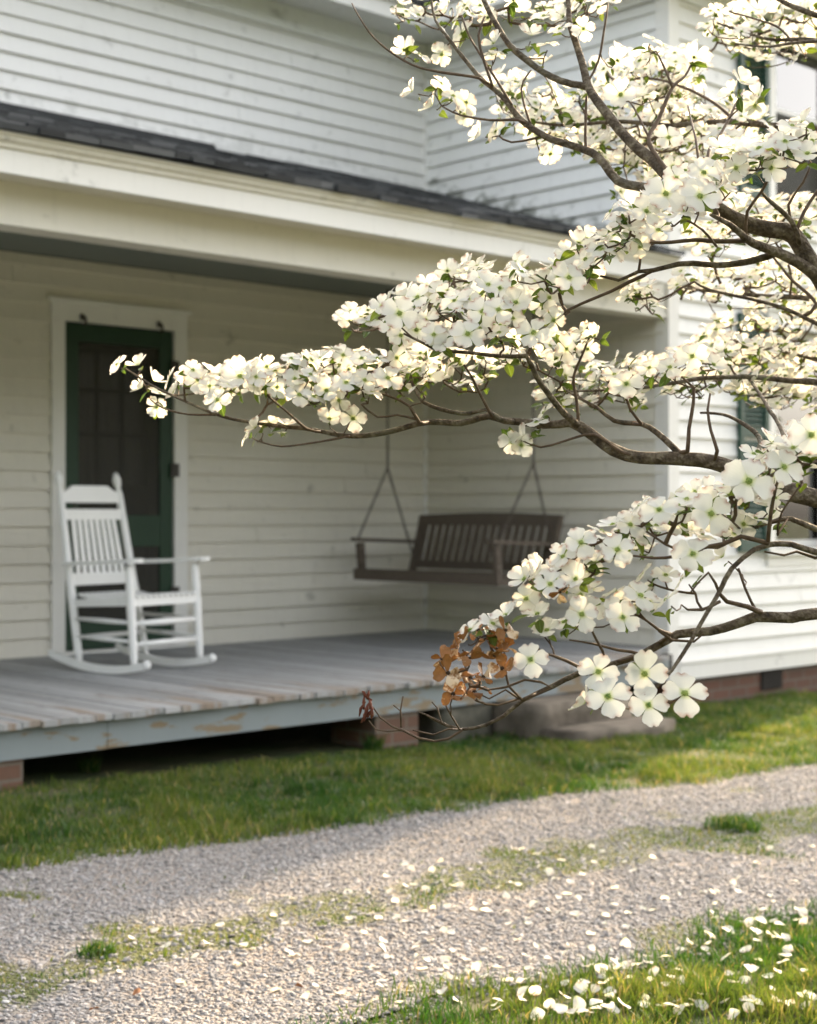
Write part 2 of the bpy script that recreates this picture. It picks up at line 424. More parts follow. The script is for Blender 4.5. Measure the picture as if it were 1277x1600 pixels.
tone = np.clip(rng.normal(.252, .058, n), .09, .46)
warm = rng.uniform(-.03, .04, n)
pal = np.stack([tone * (1.0 + warm), tone * .985, tone * (.985 - warm * .7)], 1)
fs = (iface[None] + (np.arange(n) * len(iv))[:, None, None]).reshape(-1, 3)
g = link(bpy.data.objects.new('gravel', np_mesh('gravel', vs.reshape(-1, 3), tris=fs, mats=[m_gravel], col=np.repeat(pal, len(iv), 0), smooth=False)))
g['kind'] = 'stuff'

# grass: blades as curved strips
def blades(name, pts, hmin, hmax, width, tuft=None):
    pts = np.array(pts); n = len(pts)
    h = rng.uniform(hmin, hmax, n) * pts[:, 3]; a = rng.uniform(0, 2 * np.pi, n); lean = rng.uniform(.1, .9, n) * h
    ca, sa = np.cos(a), np.sin(a); wv = rng.uniform(.6, 1.3, n) * width
    b = rng.uniform(0, 2 * np.pi, n); px, py = np.cos(b) * wv / 2, np.sin(b) * wv / 2
    base = pts[:, :3]
    def lev(f, k, dz): return base + np.stack([ca * lean * f + px * k, sa * lean * f + py * k, h * dz], 1)
    v = np.stack([lev(0, -1, -.05), lev(0, 1, -.05), lev(.35, -.85, .55), lev(.35, .85, .55), lev(1, 0, 1)], 1).reshape(-1, 3)
    o = np.arange(n) * 5
    qd = np.stack([o, o + 1, o + 3, o + 2], 1); tr = np.stack([o + 2, o + 3, o + 4], 1)
    f = pts[:, 4]; rr = rng.uniform(0, 1, n)
    cA, cB, cC = np.array((.026, .076, .014)), np.array((.115, .152, .030)), np.array((.30, .25, .11))
    mixf = np.clip(f + rng.normal(0, .22, n), 0, 1)[:, None]
    col = cA * (1 - mixf) + cB * mixf
    straw = (rr < .04 + .10 * np.clip(f, 0, 1))[:, None]; col = np.where(straw, cC * rng.uniform(.7, 1.1, (n, 1)), col)
    o = link(bpy.data.objects.new(name, np_mesh(name, v, qd, tr, mats=[m_grass], col=np.repeat(col, 5, 0))))
    o['kind'] = 'stuff'; return o
def seed_grass(n, s0, s1, tfun, dens):
    out = []
    for _ in range(n):
        s = random.uniform(s0, s1); a, b = tfun(s); t = random.uniform(a, b); p = H(s, t)
        if p.y < 2.2 or abs(p.x / p.y) > .37: continue
        k = dens(s, t, a, b) * (1 if nz(s, t, 7, 47) > -.22 else .35)
        if random.random() > k: continue
        hgt = .6 + 1.0 * max(0, nz(s, t, 3.3, 41) + .25) + (.5 if nz(s, t, 9, 43) > .35 else 0)
        out.append((p.x, p.y, gh(s, t), hgt, .42 + .9 * nz(s, t, 1.5, 51) + .6 * nz(s, t, 6, 57)))
    return out
def d_lawn(s, t, a, b):
    e = min(1, .35 + (t - a) / .25)
    bare = nz(s, t, 1.9, 61) + (1.0 if t > 5.85 else 0) * .25
    return e * (1.0 if bare < .36 else .55)
lawn = seed_grass(120000, 1.6, 11, lambda s: (far_edge(s) - .06, 6.12 if s < 8.2 else 6.42), d_lawn)
blades('lawn_grass', lawn, .016, .044, .0048)
near = seed_grass(120000, 1.2, 5.2, lambda s: (.9, near_edge(s) + .10), lambda s, t, a, b: min(1, .12 + (b - t) / .35))
blades('verge_grass', [(x, y, z, h, c - .34) for x, y, z, h, c in near], .018, .050, .0036)  # same grass, tinted darker to stand for shade on the verge
strip = seed_grass(90000, 1.2, 9, lambda s: (near_edge(s) + .1, far_edge(s) - .1),
                   lambda s, t, a, b: 1 if strip_grass(s, t) > .55 else (.16 if strip_grass(s, t) > .36 else 0))
blades('drive_weeds', [(x, y, z, h * .6, c + .15) for x, y, z, h, c in strip], .012, .038, .0042)

# unseen tree line, added behind the camera to hide low sky from the porch
def wood_mat():
    k = NT('far_foliage'); k.base(k.mix(k.noise(k.coord(), .6), (.025, .05, .015), (.07, .10, .03)), .8); return k.mat
nw = 9000
az = np.radians(rng.uniform(92, 318, nw)); rad = rng.uniform(24, 36, nw)
top_h = np.array([9 + 4.5 * noise.noise(Vector((a * 4, 0, 5))) + 2 * noise.noise(Vector((a * 17, 0, 8))) for a in az])
hz_ = rng.uniform(0, 1, nw) ** .8 * top_h
ctr = np.stack([np.sin(az) * rad, np.cos(az) * rad, hz_], 1)
tri = rng.normal(0, .62, (nw, 3, 3)); vw = (ctr[:, None, :] + tri).reshape(-1, 3)
wo_ = link(bpy.data.objects.new('woodland', np_mesh('woodland', vw, tris=np.arange(nw * 3).reshape(-1, 3), mats=[wood_mat()], smooth=False)))
wo_['kind'] = 'stuff'

# ------------------------------------------------------------------ farmhouse
house = thing('farmhouse', 'white clapboard farmhouse with a deep covered front porch and projecting wing', 'house', H(S0, T0, -.1), ANG)
HO = (S0, T0, -.1)
def hb(mb, name, mats, parent=None, **k):
    return mb.build(name, mats, house if parent is None else parent, off=HO if parent is None else HO, **k)

BH = .117
def clap(axis, plane, a0, a1, z0, z1, out, holes=(), thick=.023):
    """lapped boards; axis 's' = wall along s at t=plane, 't' = wall along t at s=plane; out = sign of the outward side"""
    mb = MB(); z = z0; row = 0
    while z < z1 - 1e-4:
        zt = min(z + BH, z1)
        cuts = sorted({z, zt} | {c for h in holes for c in (h[2], h[3]) if z < c < zt})
        joints = []
        a = a0 + random.uniform(1, 4)
        while a < a1 - .6: joints.append(a); a += random.uniform(2.4, 4.6)
        segs_r = [random.random() for _ in range(len(joints) + 1)]; jit = [random.uniform(-.0025, .0025) for _ in segs_r]
        for c0, c1 in zip(cuts[:-1], cuts[1:]):
            segs = [(a0, a1)]
            for h in holes:
                if h[2] < (c0 + c1) / 2 < h[3]:
                    segs = [x for sg in segs for x in ((sg[0], min(sg[1], h[0])), (max(sg[0], h[1]), sg[1])) if x[1] - x[0] > 1e-4]
            for g0, g1 in segs:
                ed = [g0] + [j for j in joints if g0 < j < g1] + [g1]
                for e0, e1 in zip(ed[:-1], ed[1:]):
                    kk = sum(1 for j in joints if j <= e0 + 1e-6); r = segs_r[min(kk, len(segs_r)-1)]; jz = jit[min(kk, len(jit)-1)]
                    f = lambda zz: .003 + (thick + jz) * (1 - (zz - z) / BH)
                    g = .0012
                    def pt(a, o, zz): return (a, plane + out * o, zz) if axis == 's' else (plane + out * o, a, zz)
                    q = [pt(e0+g, f(c0), c0), pt(e1-g, f(c0), c0), pt(e1-g, f(c1), c1), pt(e0+g, f(c1), c1), pt(e0+g, 0, c0), pt(e1-g, 0, c0), pt(e0+g, 0, c1), pt(e1-g, 0, c1)]
                    mb.add(q, [(0,1,2,3), (4,5,1,0), (0,3,6,4), (1,5,7,2)], 0, r)
        z = zt; row += 1
    return mb
def wall_boxes(mb, axis, plane, depth, a0, a1, z0, z1, holes):
    """solid wall behind the boards, pierced by the openings"""
    zs = sorted({z0, z1} | {c for h in holes for c in (h[2], h[3])})
    for c0, c1 in zip(zs[:-1], zs[1:]):
        segs = [(a0, a1)]
        for h in holes:
            if h[2] < (c0 + c1) / 2 < h[3]:
                segs = [x for sg in segs for x in ((sg[0], min(sg[1], h[0])), (max(sg[0], h[1]), sg[1])) if x[1] - x[0] > 1e-4]
        for g0, g1 in segs:
            lo, hi = sorted((plane, plane + depth))
            if axis == 's': mb.box(g0, g1, lo, hi, c0, c1)
            else: mb.box(lo, hi, g0, g1, c0, c1)

TB, SW, TW, ZP, EZ = 8.76, 8.51, 6.42, .30, 4.84     # back wall, side wall, wing front, porch floor, eaves
door = (5.28, 6.12, .302, 2.43)
wins = [(9.75, 10.56, .95, 2.56), (9.75, 10.56, 3.47, 4.70)]
WS1 = 11.75
wb = MB()
wall_boxes(wb, 's', TB, .14, -3.0, SW - .001, -.2, EZ + .1, [door])
wall_boxes(wb, 's', TW, .14, SW, WS1, .06, EZ + .1, wins)
wall_boxes(wb, 't', SW, .14, TW + .141, TB + .141, .06, EZ + .1, [])
wb.box(-3.0, -2.86, TB + .141, 14, -.2, EZ + .1); wb.box(-3, WS1, 14.001, 14.14, -.2, EZ + .1); wb.box(WS1 - .14, WS1 - .001, TW + .141, 14, .06, EZ + .1)
wb.box(-2.85, WS1 - .15, TB + .15, 13.99, EZ + .101, EZ + .2)
hb(wb, 'wall', m_dark)
hb(clap('s', TB, -3, SW - .02, .302, 2.83, -1, [(5.21, 6.22, .302, 2.52)]), 'porch_siding', m_clap_shaded)
hb(clap('s', TB, -3, SW - .02, 3.60, EZ, -1), 'upper_siding', m_clap_up)
hb(clap('t', SW, TW + .02, TB - .02, .302, 2.83, -1), 'porch_side_siding', m_clap_shaded)
hb(clap('t', SW, TW + .02, TB - .02, 2.84, EZ, -1), 'upper_side_siding', m_clap_side)
hb(clap('s', TW, SW + .09, WS1, .20, EZ, -1, [(w_[0] - .38, w_[1] + .38, w_[2] - .02, w_[3] + .06) if 0 else (w_[0] - .06, w_[1] + .06, w_[2] - .06, w_[3] + .07) for w_ in wins]), 'wing_siding', m_clap)
tb = MB()
tb.box(SW - .024, SW + .09, TW - .024, TW - .001, .075, EZ)                # corner board, two faces
tb.box(SW - .024, SW - .001, TW, TW + .09, .075, EZ)
tb.box(SW + .091, WS1, TW - .03, TW - .001, .075, .199)                    # water table
tb.box(SW + .091, WS1, TW - .04, TW - .031, .185, .203)
hb(tb, 'corner_board', m_trim)
ct = MB(); ct.box(SW - .035, SW - .001, TB - .035, TB - .001, .302, EZ); hb(ct, 'corner_strip', m_clap)
fb = MB(); fb.box(SW + .01, WS1 - .01, TW + .01, TW + .12, -.6, .074); hb(fb, 'foundation', m_brick)
fb = MB(); fb.box(-3, SW, TB - .25, TB - .13, -.6, .262); hb(fb, 'porch_foundation', m_brick)
for s0 in (9.62, 11.05):
    vb = MB()
    for k in range(4): vb.box(s0, s0 + .26, TW - .006, TW + .009, -.06 + k * .03, -.042 + k * .03)
    vb.box(s0, s0 + .26, TW + .004, TW + .0095, -.075, .06); hb(vb, 'vent', m_dark)

# windows with shutters
for wi, (a, b, z0, z1) in enumerate(wins):
    mb = MB()
    mb.box(a - .10, a - .001, TW - .034, TW + .05, z0, z1 + .11); mb.box(b + .001, b + .10, TW - .034, TW + .05, z0, z1 + .11)
    mb.box(a, b, TW - .034, TW + .05, z1, z1 + .11); mb.box(a - .13, b + .13, TW - .05, TW + .05, z1 + .111, z1 + .14)
    wo = hb(mb, 'window', m_trim)
    mb = MB(); mb.box(a - .13, b + .13, TW - .07, TW + .06, z0 - .05, z0 - .001); mb.box(a - .10, b + .10, TW - .032, TW, z0 - .13, z0 - .051); hb(mb, 'sill', m_trim, wo)
    mb = MB(); zm = z0 + (z1 - z0) * (.5 if wi == 0 else .55)
    for q0, q1, dy in ((z0 + .001, zm + .02, .075), (zm - .02, z1 - .001, .04)):
        mb.box(a + .001, a + .045, TW + dy, TW + dy + .03, q0, q1); mb.box(b - .045, b - .001, TW + dy, TW + dy + .03, q0, q1)
        mb.box(a + .046, b - .046, TW + dy, TW + dy + .03, q0, q0 + .055); mb.box(a + .046, b - .046, TW + dy, TW + dy + .03, q1 - .045, q1)
    hb(mb, 'sash', m_trim, wo)
    mb = MB(); mb.box(a + .046, b - .046, TW + .085, TW + .09, z0 + .057, zm - .026); mb.box(a + .046, b - .046, TW + .05, TW + .055, zm + .036, z1 - .047); hb(mb, 'pane', m_glass, wo)
    if wi == 1:
        mb = MB(); mb.box(a + .02, b - .02, TW + .030, TW + .033, z0 + .002, zm); hb(mb, 'insect_screen', m_screen, wo)
    mb = MB(); nseg = 60
    for side in (0, 1):
        x0, x1 = (a - .02, a + .34) if side == 0 else (b - .30, b + .02)
        pts = [(x0 + (x1 - x0) * i / nseg, TW + .22 + .03 * math.sin(i * 1.15 + side)) for i in range(nseg + 1)]
        vs_ = [(p[0], p[1], z) for z in (z0 - .05, z1 + .1) for p in pts]
        mb.add(vs_, [(i, i + 1, nseg + 2 + i, nseg + 1 + i) for i in range(nseg)])
    hb(mb, 'curtain', m_curtain, wo, smooth=True)
    for x0 in (a - .47, b + .11):
        mb = MB(); x1 = x0 + .36; y0, y1 = TW - .055, TW - .022; q0, q1 = z0 - .02, z1 + .06
        mb.box(x0, x0 + .05, y0, y1, q0, q1); mb.box(x1 - .05, x1, y0, y1, q0, q1)
        for zz in (q0, (q0 + q1) / 2 - .03, q1 - .07): mb.box(x0 + .051, x1 - .051, y0, y1, zz, zz + .07)
        z = q0 + .085
        while z < q1 - .085:
            if abs(z - (q0 + q1) / 2) > .055:
                mb.add([(x0+.051, y0+.004, z-.012), (x1-.051, y0+.004, z-.012), (x1-.051, y1-.004, z+.02), (x0+.051, y1-.004, z+.02),
                        (x0+.051, y0+.010, z-.016), (x1-.051, y0+.010, z-.016), (x1-.051, y1-.001, z+.015), (x0+.051, y1-.001, z+.015)],
                       [(0,1,2,3),(7,6,5,4),(0,4,5,1),(3,2,6,7)])
            z += .036
        hb(mb, 'shutter', m_shut)

# door: casing, screen door, inner door
a, b, z0, z1 = door
mb = MB(); mb.box(a - .095, a - .001, TB - .036, TB + .03, z0, z1 + .001); mb.box(b + .001, b + .105, TB - .036, TB + .03, z0, z1 + .001)
mb.box(a - .095, b + .105, TB - .036, TB + .03, z1 + .002, z1 + .12); mb.box(a - .12, b + .13, TB - .05, TB + .02, z1 + .121, z1 + .145)
mb.box(a, b, TB - .04, TB + .13, z0 - .01, z0 + .018)
cas = hb(mb, 'door_casing', m_trim)
mb = MB(); y0, y1 = TB - .018, TB + .012
mb.box(a + .006, a + .105, y0, y1, z0 + .025, z1 - .008); mb.box(b - .105, b - .006, y0, y1, z0 + .025, z1 - .008)
rails = ((z0 + .025, z0 + .20), (.985, 1.19), (z1 - .12, z1 - .008))
for q0, q1 in rails: mb.box(a + .106, b - .106, y0, y1, q0, q1)
dr = hb(mb, 'screen_door', m_green)
mb = MB(); mb.box(a + .106, b - .106, y0 + .012, y0 + .015, z0 + .201, .984); mb.box(a + .106, b - .106, y0 + .012, y0 + .015, 1.191, z1 - .121); hb(mb, 'screen', m_screen, dr)
for zz in (.62, 1.45, 2.14):
    mb = MB(); mb.box(b - .03, b + .035, TB - .042, TB - .037, zz, zz + .09); mb.tube([(b, TB - .045, zz), (b, TB - .045, zz + .09)], .008); hb(mb, 'hinge', m_metal, dr)
mb = MB(); mb.tube([(a + .05, y0, 1.17), (a + .05, y0 - .05, 1.18), (a + .05, y0 - .05, 1.27), (a + .05, y0, 1.28)], .007); hb(mb, 'handle', m_metal, dr)
mb = MB(); yi = TB + .095
mb.box(a + .004, a + .13, yi, yi + .035, z0 + .02, z1 - .004); mb.box(b - .13, b - .004, yi, yi + .035, z0 + .02, z1 - .004)
for q0, q1 in ((z0 + .02, z0 + .2), (1.24, 1.39), (z1 - .17, z1 - .004)): mb.box(a + .131, b - .131, yi, yi + .035, q0, q1)
mb.box(a + .131, b - .131, yi + .012, yi + .02, z0 + .201, 1.239)
wd = (b - a - .262) / 3
for k in (1, 2): mb.box(a + .131 + wd * k - .012, a + .131 + wd * k + .012, yi + .005, yi + .03, 1.391, z1 - .171)
for zz in (1.71, 2.0): mb.box(a + .131, b - .131, yi + .006, yi + .029, zz, zz + .024)
idr = hb(mb, 'inner_door', m_inner)
mb = MB(); mb.box(a + .131, b - .131, yi + .014, yi + .018, 1.391, z1 - .171); hb(mb, 'glazing', m_pane, idr)
mb = MB(); pts = [(a + .1 + (b - a - .2) * i / 60, yi + .07 + .012 * math.sin(i * .9)) for i in range(61)]
mb.add([(p[0], p[1], z) for z in (1.3, 2.33) for p in pts], [(i, i + 1, 62 + i, 61 + i) for i in range(60)]); hb(mb, 'curtain', m_curtain, idr, smooth=True)
mb = MB()
for x in (5.40, 5.99):
    mb.tube([(x, TB - .038, z1 + .035), (x, TB - .075, z1 + .03), (x, TB - .085, z1 - .005), (x, TB - .06, z1 - .02)], .009)
    mb.box(x - .015, x + .015, TB - .043, TB - .0365, z1 + .015, z1 + .055)
hb(mb, 'hook', m_metal, cas)

# porch: boards, skirt, piers, ceiling, beam, eave, roof
mb = MB(); s = .6
while s < SW - .03:
    wd = .088; x1 = min(s + wd, SW - .03)
    tf = (6.05 - random.uniform(0, .022) + (.02 if random.random() < .12 else 0)) if x1 < 8.06 else TW - .03
    dz = random.uniform(-.003, .003)
    if x1 - s > .02: mb.box(s, x1, tf, TB - .003, .272 + dz, .300 + dz)
    s += wd + random.uniform(.002, .006)
hb(mb, 'porch_floor', m_floor)
mb = MB(); mb.box(.6, 3.9, 6.085, 6.12, .135, .268); mb.box(3.902, 8.05, 6.083, 6.118, .137, .268); mb.box(8.051, 8.085, 6.09, TW - .03, .137, .268); hb(mb, 'porch_skirt', m_skirt)
mb = MB()
for k in range(7): mb.box(.6, 8.4, 6.3 + k * .38, 6.34 + k * .38, .16, .27)
hb(mb, 'floor_joist', m_dark)
for p0, p1 in ((3.10, 3.48), (5.56, 5.87), (.7, 1.0)):
    mb = MB(); mb.box(p0, p1, 6.10, 6.46, -.4, .134); hb(mb, 'pier', m_brick2)
mb = MB(); mb.box(.4, SW - .002, TW + .145, TB - .002, 2.837, 2.86); hb(mb, 'porch_ceiling', m_ceil)
mb = MB(); mb.box(.4, SW - .03, TW, TW + .14, 2.545, 2.83); mb.box(.4, SW - .031, TW - .012, TW + .15, 2.515, 2.544); mb.box(.4, .54, TW + .141, TB - .01, 2.545, 2.83)
hb(mb, 'porch_beam', m_cream)
ES, EE, TE = .2, 8.28, 6.20
mb = MB(); mb.box(ES, EE, TE, TE + .024, 2.70, 2.82); hb(mb, 'fascia', m_trim)
mb = MB(); mb.prism([(TE - .001, 2.802), (TE - .016, 2.81), (TE - .020, 2.825), (TE - .040, 2.838), (TE - .044, 2.85), (TE - .062, 2.862), (TE - .062, 2.868), (TE - .001, 2.868)], 'x', ES, EE); hb(mb, 'crown_moulding', m_cream)
mb = MB(); mb.box(ES, EE, TE + .025, TW - .001, 2.712, 2.728); mb.box(EE - .02, EE - .001, TE + .025, TW - .001, 2.729, 2.86); hb(mb, 'soffit', m_cream)
post = MB(); post.box(2.35, 2.49, TW, TW + .14, .302, 2.514); post.box(2.32, 2.52, TW - .03, TW + .17, .302, .36); hb(post, 'porch_post', m_trim)
SL = (3.705 - 2.872) / (TB - TE + .08)
def roof_z(t): return 2.872 + (t - TE + .08) * SL
mb = MB(); mb.prism([(TE - .075, roof_z(TE - .075) - .004), (TB - .004, roof_z(TB) - .004), (TB - .004, roof_z(TB) - .03), (TE - .06, roof_z(TE) - .033)], 'x', ES, EE)
rf = hb(mb, 'porch_roof', m_shingle)
mb = MB(); course = .135; t = TE - .08; row = 0
while t < TB - .02:
    s = ES + (row % 2) * .15 - .1
    lim = EE if t < TW - .02 else SW - .004
    while s < lim - .02:
        wd = random.choice((.09, .13, .18, .24)); e = min(s + wd - .004, lim); s_ = max(s, ES)
        if e - s_ > .02:
            j = random.uniform(-.012, .012) if row else random.uniform(-.02, .012)
            sag = .010 * math.sin(s * 1.9) + .012 * nz(s, 0, 1.6, 71)
            th = random.uniform(.006, .016) + (.006 if row == 0 else 0); t1 = min(t + course * 1.5, TB - .004)
            a0, a1 = t + j, t1
            za, zb_ = roof_z(a0) + sag, roof_z(a1) + sag
            up = .012
            mb.add([(s_, a0, za), (e, a0, za), (e, a1, zb_), (s_, a1, zb_), (s_, a0, za + th + up), (e, a0, za + th + up), (e, a1, zb_ + .004), (s_, a1, zb_ + .004)],
                   [(0,3,2,1),(4,5,6,7),(0,1,5,4),(1,2,6,5),(2,3,7,6),(3,0,4,7)])
        s += wd
    t += course; row += 1
hb(mb, 'shingle', m_shingle, rf)
mb = MB(); mb.add([(-1, TB - .03, 3.79), (6.45, TB - .03, 3.79), (6.45, TB - .11, 3.70), (-1, TB - .11, 3.70), (-1, TB - .022, 3.79), (6.45, TB - .022, 3.79), (6.45, TB - .11, 3.69), (-1, TB - .11, 3.69)], [(0,1,2,3),(4,7,6,5),(0,4,5,1),(1,5,6,2),(3,2,6,7),(0,3,7,4)]); 
mb.v = [(p[0], p[1], p[2] - .045) for p in mb.v]
hb(mb, 'flashing', m_shingle, rf)
# upper eaves with the inside valley, and the main roofs above
mb = MB(); OV = .40
mb.box(-3.3, SW - OV - .001, TB - OV, TB - .02, EZ, EZ + .02); mb.box(SW - OV, SW - .02, TW - OV, TB - .02, EZ, EZ + .02); mb.box(SW, WS1 + .3, TW - OV, TW - .02, EZ + .0, EZ + .02)
mb.box(-3.3, SW - .03, TB - .05, TB - .018, EZ - .17, EZ - .001); mb.box(SW - .045, SW - .026, TW - .03, TB - .051, EZ - .17, EZ - .001)
mb.box(SW - .02, WS1, TW - .05, TW - .026, EZ - .17, EZ - .001)
hb(mb, 'upper_soffit', m_clap_side)
mb = MB()
mb.box(-3.3, SW - OV - .03, TB - OV - .026, TB - OV - .001, EZ - .03, EZ + .13); mb.box(SW - OV - .026, SW - OV - .001, TW - OV, TB - OV - .027, EZ - .03, EZ + .13); mb.box(SW - OV - .026, WS1 + .3, TW - OV - .026, TW - OV - .001, EZ - .03, EZ + .13)
mb.box(-3.3, SW - OV - .03, TB - OV - .06, TB - OV - .027, EZ + .09, EZ + .14); mb.box(SW - OV - .06, SW - OV - .027, TW - OV, TB - OV - .061, EZ + .09, EZ + .14)
hb(mb, 'upper_fascia', m_trim)
mb = MB(); zr = EZ + .145
mb.prism([(TB - OV - .08, zr), (11.4, zr + 1.5), (14.5, zr), (14.5, zr - .04), (TB - OV - .08, zr - .04)], 'x', -3.4, SW - OV - .09)
mb.prism([(SW - OV - .08, zr), ((SW + WS1) / 2, zr + 1.25), (WS1 + .4, zr), (WS1 + .4, zr - .04), (SW - OV - .08, zr - .04)], 'y', TW - OV - .1, 14.5)
hb(mb, 'main_roof', m_shingle)

# ------------------------------------------------------------------ stone steps and pier beside them
def rough(name, mat, x0, x1, y0, y1, z0, z1, parent, amp=.012, seed=0):
    bm = bmesh.new(); bmesh.ops.create_cube(bm, size=1)
    for v in bm.verts: v.co = Vector(((x0+x1)/2 + v.co.x*(x1-x0), (y0+y1)/2 + v.co.y*(y1-y0), (z0+z1)/2 + v.co.z*(z1-z0)))
    bmesh.ops.bevel(bm, geom=list(bm.edges), offset=.008, segments=2, affect='EDGES')
    bmesh.ops.subdivide_edges(bm, edges=[e for e in bm.edges if e.calc_length() > .08], cuts=5, use_grid_fill=True)
    for v in bm.verts: v.co += noise.noise_vector(v.co * 7 + Vector((seed, 0, 0))) * amp
    me = bpy.data.meshes.new(name); bm.to_mesh(me); bm.free(); me.materials.append(mat)
    for p in me.polygons: p.use_smooth = True
    return link(bpy.data.objects.new(name, me), parent)
sp = H(6.95, 5.9); stp = thing('stone_steps', 'rough grey stone porch steps on the grass under the porch edge', 'steps', (sp.x, sp.y, gh(6.95, 5.9)), ANG)
rough('step_block', m_stone, -.46, .42, -.08, .35, -.2, .205, stp, .016, 3)
rough('step_slab', m_stone, -.42, .50, -.34, -.085, -.2, .075, stp, .014, 9)
pp = H(6.26, 6.27); pr = rough('pier', m_pier, 6.05, 6.46, 6.10, 6.45, -.45, .133, None, .010, 5)
pr.data.transform(Matrix.Translation((-HO[0], -HO[1], -HO[2]))); pr.parent = house; pr['label'] = 'dark mossy stone pier'

# ------------------------------------------------------------------ rocking chair
cp = H(5.1, 7.62); ch_ = None; ch = thing('rocking_chair', 'white painted wooden rocking chair with slatted back on the porch by the green door', 'rocking chair', (cp.x, cp.y, .302), R(-125))
RR = 1.35
ch.scale = (.99, .99, 1)
def rock(y): return y * y / (2 * RR)
for sx in (-.27, .27):
    mb = MB(); n = 18; prof = []
    for i in range(n + 1):
        y = -.46 + .77 * i / n; z = rock(y); prof.append((y, z, .042 if i > 1 else .03))
    vs_ = []
    for y, z, h in prof:
        for dx in (-.017, .017): vs_ += [(sx + dx, y, z), (sx + dx, y, z + h)]
    fs_ = [(0, 1, 3, 2)]
    for i in range(n):
        k = i * 4; fs_ += [(k, k+4, k+5, k+1), (k+2, k+3, k+7, k+6), (k+1, k+5, k+7, k+3), (k, k+2, k+6, k+4)]
    fs_.append((n*4, n*4+2, n*4+3, n*4+1)); mb.add(vs_, fs_)
    mb.tube([(sx, .305, rock(.31) + .022), (sx, .33, rock(.33) + .024), (sx, .345, rock(.34) + .024)], [.020, .026, .012], 10)
    mb.build('rocker', m_chair, ch)
    mb = MB()                                                     # rear post
    A, B = Vector((sx, -.215, rock(.215) + .03)), Vector((sx * .87, -.425, 1.09)); prof = [(0, .016), (.06, .023), (.33, .024), (.36, .027), (.40, .024), (.93, .022), (.965, .014), (.98, .022), (1.01, .026), (1.04, .018), (1.055, .006)]
    mb.tube([A.lerp(B, f) for f, _ in prof], [r for _, r in prof], 12); mb.build('rear_post', m_chair, ch, smooth=True)
    mb = MB()
    A, B = Vector((sx, .225, rock(.225) + .03)), Vector((sx, .185, .61)); prof = [(0, .015), (.08, .022), (.5, .025), (.62, .027), (.68, .022), (.75, .026), (.95, .022), (1, .016)]
    mb.tube([A.lerp(B, f) for f, _ in prof], [r for _, r in prof], 12); mb.build('front_leg', m_chair, ch, smooth=True)
    mb = MB(); vs_ = []                                           # arm
    ap = [(-.335, .60, .020), (-.2, .605, .030), (0, .612, .038), (.15, .622, .046), (.23, .628, .050), (.265, .628, .040), (.28, .626, .018)]
    for y, z, hw in ap:
        for dx in (-hw, hw): vs_ += [(sx * 1.02 + dx, y, z), (sx * 1.02 + dx, y, z + .022)]
    fs_ = [(0, 1, 3, 2)]
    for i in range(len(ap) - 1):
        k = i * 4; fs_ += [(k, k+4, k+5, k+1), (k+2, k+3, k+7, k+6), (k+1, k+5, k+7, k+3), (k, k+2, k+6, k+4)]
    fs_.append((len(vs_)-4, len(vs_)-2, len(vs_)-1, len(vs_)-3)); mb.add(vs_, fs_); mb.build('arm', m_chair, ch)
    for za, zb_ in ((.20, .185), (.30, .29)):
        mb = MB(); mb.tube([(sx, -.24, za), (sx, .0, (za+zb_)/2), (sx, .215, zb_)], [.010, .014, .010], 8); mb.build('stretcher', m_chair, ch, smooth=True)
for y, z, hh in ((.215, .17, .015), (.205, .285, .017), (-.24, .19, .013)):
    mb = MB(); mb.tube([(-.26, y, z), (0, y, z), (.26, y, z)], [hh * .8, hh * 1.15, hh * .8], 8); mb.build('stretcher', m_chair, ch, smooth=True)
mb = MB(); mb.bar((-.26, .20, .405), (.26, .20, .405), .03, .045); mb.bar((-.26, -.27, .385), (.26, -.27, .385), .03, .04)
for sx in (-.255, .255): mb.bar((sx, -.262, .385), (sx, .19, .405), .028, .04)
mb.build('seat_rail', m_chair, ch)
mb = MB()
for k in range(11):                                                # contoured slats
    x = -.225 + .045 * k
    pts = [(-.255, .435), (-.16, .418), (-.05, .412), (.06, .422), (.15, .437), (.205, .440), (.225, .432)]
    for (y0, q0), (y1, q1) in zip(pts[:-1], pts[1:]): mb.bar((x, y0, q0), (x, y1, q1), .030, .016)
mb.build('seat', m_chair, ch)
def back_y(z): return -.215 - .21 * (z - .05) / 1.04
mb = MB(); mb.bar((-.24, back_y(.52), .52), (.24, back_y(.52), .52), .024, .07); mb.build('back_rail', m_chair, ch)
mb = MB(); mb.bar((-.236, back_y(.895), .895), (.236, back_y(.895), .895), .024, .062); mb.build('back_rail', m_chair, ch)
mb = MB(); vs_ = []; nn = 20
for i in range(nn + 1):
    x = -.228 + .456 * i / nn; u = abs(x) / .228; top = 1.065 - .045 * max(0, (u - .62) / .38) ** .8 if u > .62 else 1.065
    for y in (-.012, .012): vs_ += [(x, back_y(.96) + y, .965), (x, back_y(top) + y, top)]
fs_ = [(0, 2, 3, 1), (nn*4, nn*4+1, nn*4+3, nn*4+2)]
for i in range(nn):
    k = i * 4; fs_ += [(k, k+1, k+5, k+4), (k+2, k+6, k+7, k+3), (k+1, k+3, k+7, k+5), (k, k+4, k+6, k+2)]
mb.add(vs_, fs_); mb.build('crest_rail', m_chair, ch)
for k in range(8):
    mb = MB(); x = -.172 + .344 * k / 7
    mb.bar((x * 1.04, back_y(.55) - .004, .55), (x * .94, back_y(.87) - .004, .87), .027, .012, up=(0, 1, 0)); mb.build('back_slat', m_chair, ch)

# ------------------------------------------------------------------ porch swing, hung on chains
sw = thing('porch_swing', 'dark weathered slatted bench swing hanging on chains at the porch end', 'porch swing', H(7.78, 7.735, .302), ANG)
sw.scale = (1, .945, 1)
